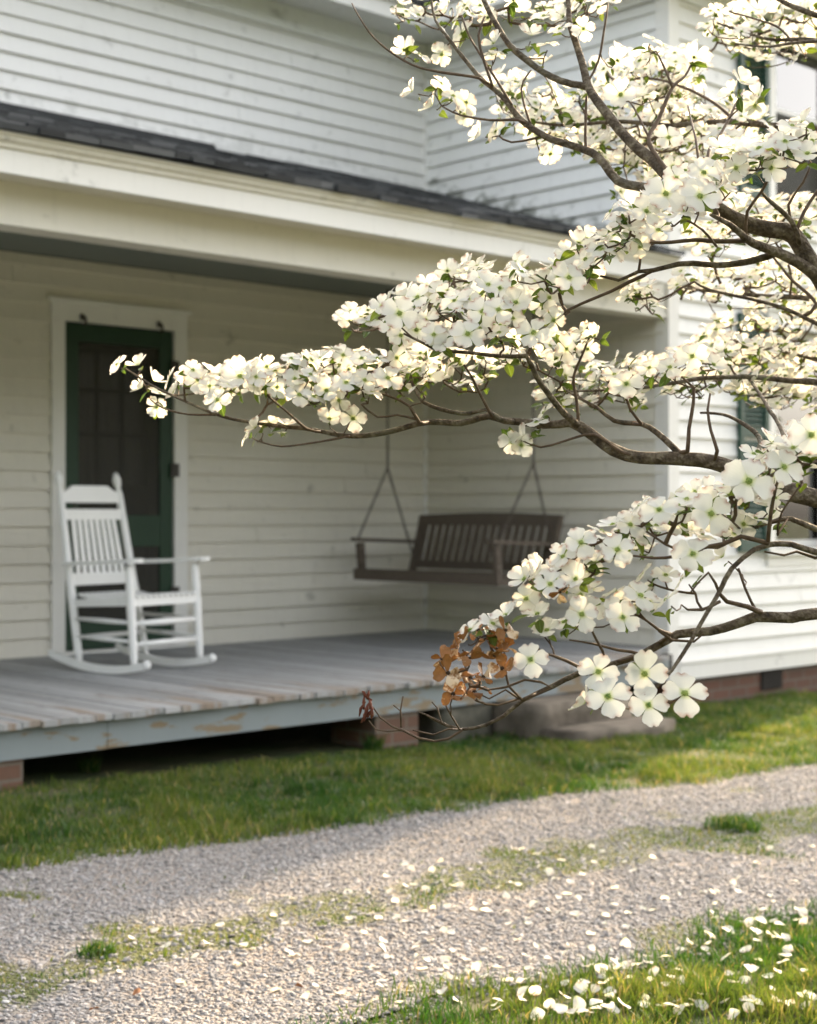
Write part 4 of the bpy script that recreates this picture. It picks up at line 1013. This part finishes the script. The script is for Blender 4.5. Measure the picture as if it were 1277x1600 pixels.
HP = [  # flowers one can pick out: px, py, diameter, distance, attitude
 (829,1031,68,2.36,'f'),(950,1089,88,2.31,'f'),(935,1050,74,2.35,'f'),(1007,1053,82,2.32,'f'),(1013,1102,78,2.30,'f'),(1070,1084,88,2.31,'f'),(915,1098,40,2.36,'l'),
 (909,960,68,2.37,'f'),(973,965,66,2.36,'f'),(1001,931,72,2.38,'u'),(965,859,68,2.38,'f'),(1030,797,70,2.38,'f'),(1111,803,82,2.33,'f'),(1170,752,94,2.30,'f'),
 (1083,866,76,2.34,'f'),(1225,730,78,2.32,'f'),(1206,692,68,2.36,'u'),(1268,680,82,2.30,'f'),(860,913,62,2.38,'f'),(908,848,64,2.39,'f'),(822,935,56,2.40,'d'),(900,905,56,2.40,'s'),
 (1060,790,62,2.40,'u'),(1140,772,66,2.38,'u'),(985,820,60,2.42,'u'),(940,830,58,2.42,'u'),(880,870,56,2.42,'u'),(845,890,52,2.42,'l'),(1041,938,54,2.38,'s'),(820,905,48,2.42,'l'),
 (790,962,46,2.38,'s'),(770,975,46,2.38,'u'),(735,985,42,2.37,'s'),(855,985,50,2.42,'u'),(840,960,46,2.42,'s'),(1130,870,50,2.6,'s'),(1000,790,52,2.42,'s'),(1240,700,60,2.36,'u'),
 (1040,303,80,2.58,'f'),(1094,307,82,2.52,'f'),(1100,270,68,2.58,'f'),(1146,235,62,2.62,'u'),(1186,232,66,2.60,'u'),(1184,250,58,2.62,'u'),(1227,221,60,2.62,'u'),(1238,197,58,2.64,'u'),(1255,190,54,2.66,'s'),(1262,240,58,2.62,'f'),
 (1205,262,54,2.62,'d'),(1150,262,56,2.60,'d'),(955,330,48,2.62,'l'),(985,325,56,2.60,'u'),(1010,330,60,2.58,'f'),(985,360,60,2.60,'u'),(1000,385,52,2.62,'d'),(945,370,48,2.64,'s'),(970,345,52,2.66,'u'),
 (889,434,66,2.62,'f'),(940,390,56,2.64,'u'),(915,405,54,2.66,'u'),(860,420,52,2.68,'u'),(905,380,50,2.68,'s'),(850,440,50,2.7,'s'),(805,410,50,2.72,'l'),(815,425,56,2.7,'u'),
 (754,487,64,2.72,'f'),(779,484,60,2.70,'f'),(731,522,68,2.70,'f'),(834,520,66,2.70,'f'),(763,445,54,2.75,'f'),(806,473,58,2.72,'f'),(678,523,52,2.80,'f'),(690,535,46,2.8,'f'),(624,490,72,2.80,'f'),(605,470,52,2.86,'l'),(632,462,48,2.86,'s'),(710,470,54,2.78,'u'),
 (865,500,44,2.74,'d'),(780,520,50,2.74,'u'),(1082,557,62,2.78,'f'),(979,600,62,2.84,'f'),(1047,574,52,2.80,'f'),(1015,575,46,2.9,'u'),(960,585,44,2.92,'u'),(1115,570,50,2.84,'u'),
 (310,594,60,3.16,'f'),(375,588,62,3.10,'f'),(340,625,54,3.12,'f'),(433,605,44,3.08,'f'),(468,617,58,3.02,'f'),(461,592,46,3.06,'f'),(541,598,56,2.95,'f'),(570,594,46,2.95,'f'),(606,591,58,2.93,'f'),(620,559,46,2.98,'f'),(536,555,46,3.04,'f'),(552,653,56,3.05,'d'),(515,655,48,3.08,'s'),(421,661,46,3.15,'u'),(400,668,42,3.15,'s'),(385,680,34,3.18,'l'),(448,664,34,3.14,'s'),
 (183,570,46,3.30,'l'),(216,570,44,3.28,'s'),(240,595,44,3.28,'s'),(265,590,44,3.26,'l'),(250,615,46,3.26,'u'),(245,636,40,3.26,'d'),(272,612,40,3.24,'s'),(290,588,46,3.20,'s'),(222,605,40,3.28,'l'),
 (345,585,46,3.16,'s'),(372,570,46,3.16,'u'),(400,572,44,3.12,'u'),(398,600,46,3.1,'d'),(360,600,40,3.14,'u'),(330,580,46,3.18,'s'),(430,580,44,3.1,'u'),(455,560,46,3.08,'u'),(520,545,46,3.06,'s'),(500,560,48,3.04,'u'),(565,560,48,3.0,'u'),(590,560,48,2.98,'u'),
 (485,585,46,3.02,'u'),(510,610,50,3.0,'f'),(490,620,50,3.0,'u'),(530,625,46,3.02,'d'),(580,612,44,2.96,'u'),(640,575,50,2.95,'u'),
 (632,78,46,3.05,'s'),(655,85,50,3.05,'u'),(700,60,52,3.08,'u'),(722,52,50,3.08,'s'),(690,85,46,3.06,'d'),(770,85,46,3.0,'s'),(772,68,42,3.0,'s'),(645,142,36,3.06,'l'),(690,130,46,3.06,'s'),(708,150,48,3.04,'u'),(728,160,50,3.02,'f'),(675,165,40,3.06,'l'),(725,180,34,3.04,'d'),(750,210,40,3.0,'l'),(775,205,44,3.0,'s'),
 (850,25,50,3.05,'u'),(875,45,46,3.0,'u'),(912,45,48,2.98,'f'),(855,68,46,3.02,'u'),(830,55,44,3.05,'u'),(965,95,52,3.05,'s'),(970,148,62,3.0,'f'),(1000,150,48,3.05,'s'),(1012,148,46,3.02,'u'),(870,165,50,3.1,'u'),(845,100,46,3.05,'s'),(860,240,48,3.0,'d'),(840,225,42,3.0,'u'),
 (1020,60,44,2.98,'s'),(1035,70,42,3.0,'u'),(1000,95,44,2.98,'l'),(1085,90,50,3.0,'s'),(1075,70,42,3.05,'u'),(1160,130,56,3.0,'u'),(1145,145,46,3.0,'s'),(1185,150,44,3.05,'s'),(1180,165,40,3.05,'d'),(1045,215,56,3.0,'f'),
 (910,520,46,2.9,'s'),(930,525,44,2.9,'l'),(918,545,40,2.92,'d'),(885,545,50,2.92,'d'),(870,560,44,2.94,'s'),(820,680,44,2.95,'l'),(800,690,36,2.96,'d'),(838,660,46,2.96,'u'),(850,645,46,2.98,'u'),(815,695,38,2.95,'d'),
]
for h_ in HP: put(h_[0], h_[1], h_[2] * .94, *h_[3:])
def band(poly, n, size, d, dsp, modes='u', mind=17):
    """scatter n more flowers along a spray: poly = (px, py, half thickness)"""
    seg = [math.dist(poly[i][:2], poly[i+1][:2]) for i in range(len(poly) - 1)]; tot = sum(seg); pts = []
    tries = 0
    n = int(n * 1.22); mind *= .9
    while len(pts) < n and tries < n * 40:
        tries += 1; x = random.uniform(0, tot); i = 0
        while x > seg[i]: x -= seg[i]; i += 1
        f = x / seg[i]; a, b = poly[i], poly[i+1]; hw = a[2] + (b[2] - a[2]) * f
        px = a[0] + (b[0] - a[0]) * f + random.gauss(0, 6); py = a[1] + (b[1] - a[1]) * f + random.uniform(-hw, hw)
        if any((px - p[0]) ** 2 + (py - p[1]) ** 2 < mind ** 2 for p in pts): continue
        pts.append((px, py)); dd = d if not hasattr(d, '__len__') else d[0] + (d[1] - d[0]) * (sum(seg[:i]) + x) / tot
        put(px, py, random.uniform(*size) * random.uniform(.82, 1.04), dd + random.uniform(-.02, dsp), random.choice(modes))
band([(300,592,14),(420,592,26),(540,588,28),(660,585,24)], 36, (38, 50), (3.15, 2.95), .22, 'ufs')
band([(430,585,20),(560,570,26),(700,560,30)], 22, (36, 46), 3.15, .3, 'us')
band([(540,500,14),(575,490,12),(620,480,20)], 11, (28, 38), 3.1, .25, 'us', 13)
band([(590,500,22),(700,490,40),(790,465,42),(880,430,30),(960,375,26)], 44, (42, 56), (2.9, 2.66), .25, 'uffs')
band([(660,465,16),(720,440,24),(770,425,20)], 20, (32, 42), 3.1, .35, 'us', 13)
band([(960,370,26),(1040,315,34),(1110,275,34),(1200,235,28),(1277,205,26)], 34, (46, 60), (2.68, 2.66), .22, 'ufus')
band([(640,570,18),(700,575,26),(770,575,22)], 20, (38, 48), 3.1, .3, 'us')
band([(800,540,16),(850,555,24),(890,540,30)], 11, (36, 44), 3.05, .2, 'us')
band([(850,605,20),(930,595,34),(1010,590,34),(1100,575,36),(1200,570,40),(1290,590,40)], 78, (36, 48), (3.0, 3.5), .45, 'us', 15)
band([(1090,540,26),(1180,520,40),(1290,540,50)], 44, (30, 40), 3.8, .6, 'us', 13)
band([(1160,610,16),(1290,620,24)], 14, (30, 40), 3.7, .4, 'us', 13)
band([(1060,440,22),(1130,440,30),(1210,440,40),(1290,450,46)], 46, (30, 40), 3.6, .7, 'us', 13)
band([(985,450,14),(1020,465,14)], 9, (30, 40), 3.3, .3, 'us', 13)
band([(1190,360,24),(1277,330,30)], 12, (34, 44), 3.3, .5, 'us')
band([(770,130,18),(830,170,44),(910,190,50),(990,180,60),(1060,190,50)], 90, (36, 46), (3.5, 3.7), .7, 'us', 14)
band([(930,220,24),(1000,240,26),(1090,200,50),(1170,190,36)], 56, (36, 46), 3.6, .7, 'us', 13)
band([(940,120,26),(1010,110,36),(1100,120,34)], 40, (34, 44), 3.8, .5, 'us', 13)
band([(620,12,14),(720,18,16),(800,10,12),(900,12,16),(960,-10,10)], 26, (36, 46), 3.1, .3, 'us', 16)
band([(1110,25,18),(1180,55,40),(1277,45,44)], 44, (36, 46), 3.6, .6, 'us', 13)
band([(1290,690,34),(1220,715,30),(1140,765,26),(1050,800,24),(960,845,30),(880,880,36),(835,915,22)], 50, (38, 52), (2.4, 2.46), .16, 'ufus', 17)
band([(1075,905,20),(1000,935,34),(930,945,34),(860,965,26)], 11, (46, 58), 2.42, .12, 'fus', 20)
band([(1230,780,20),(1150,830,18),(1080,830,18)], 9, (42, 54), 2.44, .12, 'fus', 18)
band([(1080,385,26),(1180,330,34),(1290,340,40)], 30, (34, 44), 3.5, .6, 'us', 13)
band([(980,300,20),(1100,230,40),(1200,180,20)], 26, (34, 44), 3.5, .5, 'us', 13)
# unseen crown; its first mass is added to keep sun off the front flowers
for _ in range(430):
    y_ = random.uniform(3.5, 5.0); c_ = random.uniform(-1.12, -.30); x_ = (c_ + .515 * y_) / .857
    p = Vector((x_, y_, random.uniform(1.55, 2.95)))
    if px_of(p)[0] < 1350: continue
    flowers.append((p, nrm('s'), random.uniform(.9, 1.15), (0, random.randrange(10)), random.random() * 1.5))
for _ in range(150):
    lm = random.choice(off_frame); i = random.randrange(1, len(lm)); a = lm[i-1][0].lerp(lm[i][0], random.uniform(.2, 1))
    p = a + Vector((random.gauss(0, .16), random.gauss(0, .16), random.uniform(.02, .16)))
    x_, y_ = px_of(p)
    if -60 < x_ < 1340 and y_ > -70: continue
    flowers.append((p, nrm('u'), random.uniform(.75, 1), (0, random.randrange(10)), random.random() * 1.5))
withered_px = [(715,1012,46),(700,1052,46),(735,1030,44),(760,1000,46),(790,1012,44),(770,1030,40),(748,985,40),(790,985,38),(708,1085,46),(742,1082,48),(755,1058,40),(785,1045,44),(725,1000,34),(875,925,34),(690,1030,38),(735,1060,42),(722,1028,44),(775,1015,40),(728,1085,40)]
withered = [(P(x, y, 2.38 + random.uniform(-.03, .05)), nrm('x'), s_ / 2 * 2.4 / F / .036, i % 6, random.uniform(0, 1.57)) for i, (x, y, s_) in enumerate(withered_px)]

# ---- twigs: every flower grows from the nearest wood
npos = np.array([n_[0][:] for n_ in nodes]); nrad = [n_[1] for n_ in nodes]; nparent = [-1] * len(nodes)
targets = [(f_[0] - f_[1] * .012, f_[1]) for f_ in flowers] + [(w_[0] - w_[1] * .010, w_[1]) for w_ in withered]
tp = np.array([t_[0][:] for t_ in targets]); M_ = len(tp)
def cost(P0, Q):                              # wood Q to flower P0; prefers to grow outwards and upwards
    d = P0[:, None, :] - Q[None]; L = np.linalg.norm(d, axis=2); return L * (1 + .55 * np.clip(-d[:, :, 2] / np.maximum(L, 1e-6), 0, 1))
best = np.full(M_, 1e9); bi = np.zeros(M_, int)
for k0 in range(0, len(npos), 800):
    cm = cost(tp, npos[k0:k0+800]); j = cm.argmin(1); v_ = cm[np.arange(M_), j]; u_ = v_ < best; best[u_] = v_[u_]; bi[u_] = j[u_] + k0
done = np.zeros(M_, bool); plist = [Vector(p) for p in npos]; paths = []; count = [0] * len(plist); main_n = len(plist)
for _ in range(M_):
    i = int(np.where(done, 1e9, best).argmin()); done[i] = True
    A = plist[bi[i]]; B, nn = targets[i]; D = (B - A).length
    c1 = A + (B - A) * .35 + Vector((random.gauss(0, .05), random.gauss(0, .05), -.10 + random.gauss(0, .05))) * D
    c2 = B - nn * min(.03, D * .35) + Vector((random.gauss(0, .06), random.gauss(0, .06), random.gauss(-.03, .04))) * D
    n = max(3, int(D / .014)); cur = int(bi[i]); ids = [cur]; new = []
    for k in range(1, n + 1):
        t_ = k / n; p = A * (1-t_)**3 + c1 * 3*t_*(1-t_)**2 + c2 * 3*t_*t_*(1-t_) + B * t_**3
        if k < n: p = p + Vector((random.gauss(0, .0012), random.gauss(0, .0012), random.gauss(0, .0012)))
        plist.append(p); nparent.append(cur); count.append(0); cur = len(plist) - 1; ids.append(cur)
        if k < n: new.append(cur)
    paths.append(ids)
    c = cur
    while c >= main_n: count[c] += 1; c = nparent[c]
    if new:
        cm = cost(tp, np.array([plist[k][:] for k in new])); j = cm.argmin(1); v_ = cm[np.arange(M_), j] * 1.04; u_ = v_ < best
        best[u_] = v_[u_]; bi[u_] = np.array(new)[j[u_]]
tw = MB()
for ids in paths:
    if len(ids) < 2: continue
    pts = [plist[k] - TO for k in ids]; rr = [min(.0036, .00115 * max(1, count[k]) ** .34) for k in ids[1:]]; rr = [rr[0] * 1.1] + rr
    rr[-1] = .0013
    tw.tube(pts, rr, 5, cap=False)
to = tw.build('twig', m_twig, tree, smooth=True, fix=False); to['kind'] = 'stuff'
if small.v: so_ = small.build('side_branch', m_twig, tree, smooth=True); so_['kind'] = 'stuff'

# ---- flower meshes
def fl_matrix(pos, nn, s_, spin):
    q = Vector((0, 0, 1)).rotation_difference(nn) @ Quaternion((0, 0, 1), spin); return Matrix.Translation(pos) @ q.to_matrix().to_4x4() @ Matrix.Scale(s_, 4)
def var(k): return (FL if k[0] == 0 else FC)[k[1]]
in_frame = []
for i, f_ in enumerate(flowers):
    x_, y_ = px_of(f_[0]); 
    if 0 < x_ < 1277 and 0 < y_ < 1600: in_frame.append((f_[2] / f_[0].y * (.5 + abs(f_[1].y)), i))
in_frame.sort(reverse=True); top = {i for _, i in in_frame[:100]}
mcache = {}
def fmesh(k):
    if k not in mcache:
        a = var(k); mcache[k] = (np_mesh('flower', a['v'], a['q'], mats=[m_petal], col=a['c']), np_mesh('flower_centre', a['cv'], tris=a['ct'], mats=[m_center], col=a['cc']))
    return mcache[k]
bulk = dict(v=[], q=[], t=[], c=[]); nb = 0
for i, (pos, nn, s_, k, spin) in enumerate(flowers):
    Mx = fl_matrix(pos - TO, nn, s_, spin)
    if i in top:
        fo = link(bpy.data.objects.new('flower', fmesh(k)[0]), tree); fo.matrix_local = Mx
        link(bpy.data.objects.new('flower_centre', fmesh(k)[1]), fo)
    else:
        a = var(k); m3 = np.array(Mx.to_3x3()); tr_ = np.array(Mx.translation)
        jit = 1 + rng.normal(0, .03, (1, 3))
        va = (a['v'] * jit) @ m3.T + tr_; vc = a['cv'] @ m3.T + tr_
        bulk['v'] += [va, vc]; bulk['q'].append(a['q'] + nb); bulk['t'].append(a['ct'] + nb + len(va)); bulk['c'] += [a['c'], a['cc']]; nb += len(va) + len(vc)
Q_ = np.concatenate(bulk['q']); T_ = np.concatenate(bulk['t'])
bo = link(bpy.data.objects.new('blossom', np_mesh('blossom', np.concatenate(bulk['v']), Q_, T_, mats=[m_petal, m_center], col=np.concatenate(bulk['c']), mi=np.concatenate([np.zeros(len(Q_)), np.ones(len(T_))]))), tree)
bo['kind'] = 'stuff'
wm = [np_mesh('withered_flower', a['v'], a['q'], mats=[m_wither], col=a['c']) for a in WF]
m_wc = simple('withered_centre', (.03, .018, .01), (.07, .04, .02), 60, .8, .1)
wcm = [np_mesh('flower_centre', a['cv'], tris=a['ct'], mats=[m_wc], col=a['cc']) for a in WF]
for pos, nn, s_, k, spin in withered:
    o = link(bpy.data.objects.new('withered_flower', wm[k]), tree); o.matrix_local = fl_matrix(pos - TO, nn, s_, spin); o['label'] = 'brown withered flower'
    link(bpy.data.objects.new('flower_centre', wcm[k]), o)
mb = MB()                                       # dried dark-red tassel at the tip of the lowest twig
for k in range(16):
    a = P(574 + random.uniform(-5, 9), 1100 + random.uniform(-14, 8), 2.46) - TO; dn = random.random()
    b = a + Vector((random.gauss(-.004, .006), random.gauss(0, .006), -.018 * dn - .006 if dn > .35 else .014)); 
    mb.tube([a, a.lerp(b, .5) + Vector((random.gauss(0, .002), 0, 0)), b], [.0012, .0028, .0010], 6)
o = mb.build('withered_flower', m_redtip, tree, smooth=True); o['label'] = 'shrivelled dark red flower remains'

# ---- young leaves
lv, lq, lc = [], [], []; nl = 0
def leaf(pos, dirv, up, L):
    global nl
    W = L * random.uniform(.24, .34); x = dirv.cross(up)
    if x.length < 1e-3: x = dirv.orthogonal()
    x.normalize(); z = x.cross(dirv).normalized(); rnd = random.random(); fold = random.uniform(.15, .7); cv = random.uniform(-.1, .45); nv = 7
    for i in range(nv):
        t_ = i / (nv - 1); hw = W * math.sin(math.pi * t_ ** .85) ** .8 if 0 < t_ < 1 else .0004
        for u in (-1, -.5, 0, .5, 1):
            lv.append(tuple(pos + dirv * (L * t_) + x * (u * hw) + z * (fold * abs(u) * hw - cv * L * t_ * t_))); lc.append((t_, abs(u), rnd, 1))
    for i in range(nv - 1):
        for j in range(4): a = nl + i * 5 + j; lq.append((a, a + 1, a + 6, a + 5))
    nl += nv * 5
for i, (pos, nn, s_, k, spin) in enumerate(flowers):
    off_ = px_of(pos)[0] > 1330
    for _ in range(random.choice((1, 2, 2, 3, 3)) if not off_ else 6):  # off frame: more and larger leaves, so the added crown mass blocks more sun
        a = random.uniform(0, 6.28); o = nn.orthogonal().normalized(); o = (Quaternion(nn, a) @ o)
        d = (o * random.uniform(.7, 1) + nn * random.uniform(-.25, .35) + Vector((0, 0, random.uniform(-.25, .1)))).normalized()
        leaf(pos - nn * random.uniform(.010, .024) - TO, d, nn, random.uniform(.014, .031) * (2.0 if off_ else 1))
lo = link(bpy.data.objects.new('leaf', np_mesh('leaf', lv, lq, mats=[m_leaf], col=lc)), tree); lo['kind'] = 'stuff'

# ------------------------------------------------------------------ unseen young tree, added beyond the right edge to dapple drive and verge
gx, gy = 5.6, 11.6; g_s, g_t = gx * U.x + gy * U.y, gx * V.x + gy * V.y
gt = thing('added_shade_tree', 'unseen slender young leafy tree added right of the view to shade the drive', 'tree', (gx, gy, gh(g_s, g_t)))
mb = MB(); mb.tube([(0, 0, -.1), (.03, .02, .8), (0, .05, 1.8), (.05, 0, 2.9), (.02, .03, 4.2)], [.085, .07, .055, .04, .012], 10); mb.build('trunk', m_bark, gt, smooth=True)
vv, qq, cc_ = [], [], []; nn_ = 0
for _ in range(11):
    a = random.uniform(0, 6.28); z0_ = random.uniform(2.3, 3.3); rr_ = random.uniform(1.1, 1.75)
    pts = [Vector((0, 0, z0_)), Vector((math.cos(a) * rr_ * .5, math.sin(a) * rr_ * .5, z0_ + .45)), Vector((math.cos(a) * rr_, math.sin(a) * rr_, z0_ + random.uniform(.6, 1.2)))]
    mb = MB(); mb.tube(pts, [.03, .018, .006], 7); mb.build('branch', m_bark, gt, smooth=True)
    for _ in range(420):
        i = random.choice((0, 1, 1)); p = pts[i].lerp(pts[i + 1], random.random()) + Vector((random.gauss(0, .2), random.gauss(0, .2), random.gauss(0, .15)))
        d = Vector((random.gauss(0, 1), random.gauss(0, 1), random.gauss(-.2, .5))).normalized(); o = d.orthogonal().normalized() * .032; L_ = random.uniform(.06, .10)
        vv += [tuple(p), tuple(p + d * L_ * .5 + o), tuple(p + d * L_), tuple(p + d * L_ * .5 - o)]; cc_ += [(.5, .5, random.random())] * 4
        qq.append((nn_, nn_ + 1, nn_ + 2, nn_ + 3)); nn_ += 4
lo2 = link(bpy.data.objects.new('leaf', np_mesh('leaf', vv, qq, mats=[m_leaf], col=cc_, smooth=False)), gt); lo2['kind'] = 'stuff'

# ------------------------------------------------------------------ fallen bracts and dead leaves on the ground
def petal_meshes(n, mat):
    out = []
    for i in range(n):
        rd = random.Random(500 + i); v, q_, c = petal_grid(.040, .019, .1, rd.uniform(-.1, .1), rd.uniform(-.3, .5), rd.random(), rd.uniform(0, .05))
        v = [(x, y - .02, z + .002) for x, y, z in v]; zmin = min(p[2] for p in v); v = [(x, y, z - zmin) for x, y, z in v]
        out.append(np_mesh('fallen_petal', v, q_, mats=[mat], col=c))
    return out
pm = petal_meshes(8, m_petal)
def drop(px, py, lab, grp, meshes, name='fallen_petal', cat='petal', lift=.008):
    s, t = ground_hit(px, py); p = H(s, t, gh(s, t) + lift)
    o = link(bpy.data.objects.new(name, random.choice(meshes))); o.location = p
    o.rotation_euler = (random.gauss(0, .35), random.gauss(0, .35), random.uniform(0, 6.28)); k = random.uniform(.6, 1.05) if 'grass' in lab else random.uniform(.5, .88); o.scale = (k, k, k)
    tag(o, lab, cat, grp); return o
pts = []
def near_ok(x, y, m): return all(((x - a) / 1.6) ** 2 + (y - b) ** 2 > m * m for a, b in pts)
tries = 0; cnt = 0
while cnt < 165 and tries < 8000:
    tries += 1; x = random.gauss(760, 260); y = random.gauss(1450, 75)
    if not (10 < x < 1275 and 1325 < y < 1590): continue
    s, t = ground_hit(x, y)
    if not (near_edge(s) < t < 3.95): continue
    if not near_ok(x, y, 6): continue
    pts.append((x, y)); cnt += 1; drop(x, y, 'white petal fallen on the gravel drive', 'white petals scattered over the gravel', pm, lift=.010)
cnt = 0; tries = 0
while cnt < 100 and tries < 8000:
    tries += 1; x = random.uniform(560, 1277); y = random.uniform(1430, 1600)
    s, t = ground_hit(x, y)
    if t > near_edge(s) or not near_ok(x, y, 6): continue
    pts.append((x, y)); cnt += 1; drop(x, y, 'white petal fallen on the grass verge in the foreground', 'white petals lying in the grass verge', pm, lift=.020)
# a few clumps one can pick out
for i, (x, y, lab, hh) in enumerate(((1145, 1296, 'thick dark green grass tuft alone on the gravel at the right', .085), (140, 1205, 'small tuft of weeds in the dark gap under the porch skirt', .11),
                          (585, 1172, 'leafy weed tuft against the middle brick pier', .12), (150, 1492, 'low green weed tuft on the gravel at the left edge', .05))):
    s, t = ground_hit(x, y); t_o = H(s, t, gh(s, t)); nbl = 260 if i == 0 else 110; a = rng.uniform(0, 6.28, nbl); r = (.11 if i == 0 else .05) * np.sqrt(rng.uniform(0, 1, nbl))
    bl = blades('grass_tuft', [(r[k] * math.cos(a[k]), r[k] * math.sin(a[k]), 0, 1 - 2.5 * r[k], .12) for k in range(nbl)], hh * .5, hh, .006)
    bl.location = t_o; del bl['kind']; tag(bl, lab, 'grass tuft')
m_dead = simple('dead_leaf', (.20, .08, .035), (.34, .16, .07), 40, .8, .2)
def dead_meshes():
    out = []
    for i in range(4):
        rd = random.Random(900 + i); v, q_, c = petal_grid(.05, .016, 0, rd.uniform(.1, .5), rd.uniform(-.4, .6), .5, .1); zmin = min(p[2] for p in v)
        out.append(np_mesh('dead_leaf', [(x, y - .02, z - zmin) for x, y, z in v], q_, mats=[m_dead], col=c))
    return out
dm = dead_meshes()
for x, y in ((150,1588),(212,1560),(470,1552)):
    drop(x, y, 'curled brown dead leaf on the gravel', 'dead leaves on the gravel', dm, 'dead_leaf', 'dead leaf', .012).scale = (.5, .5, .5)
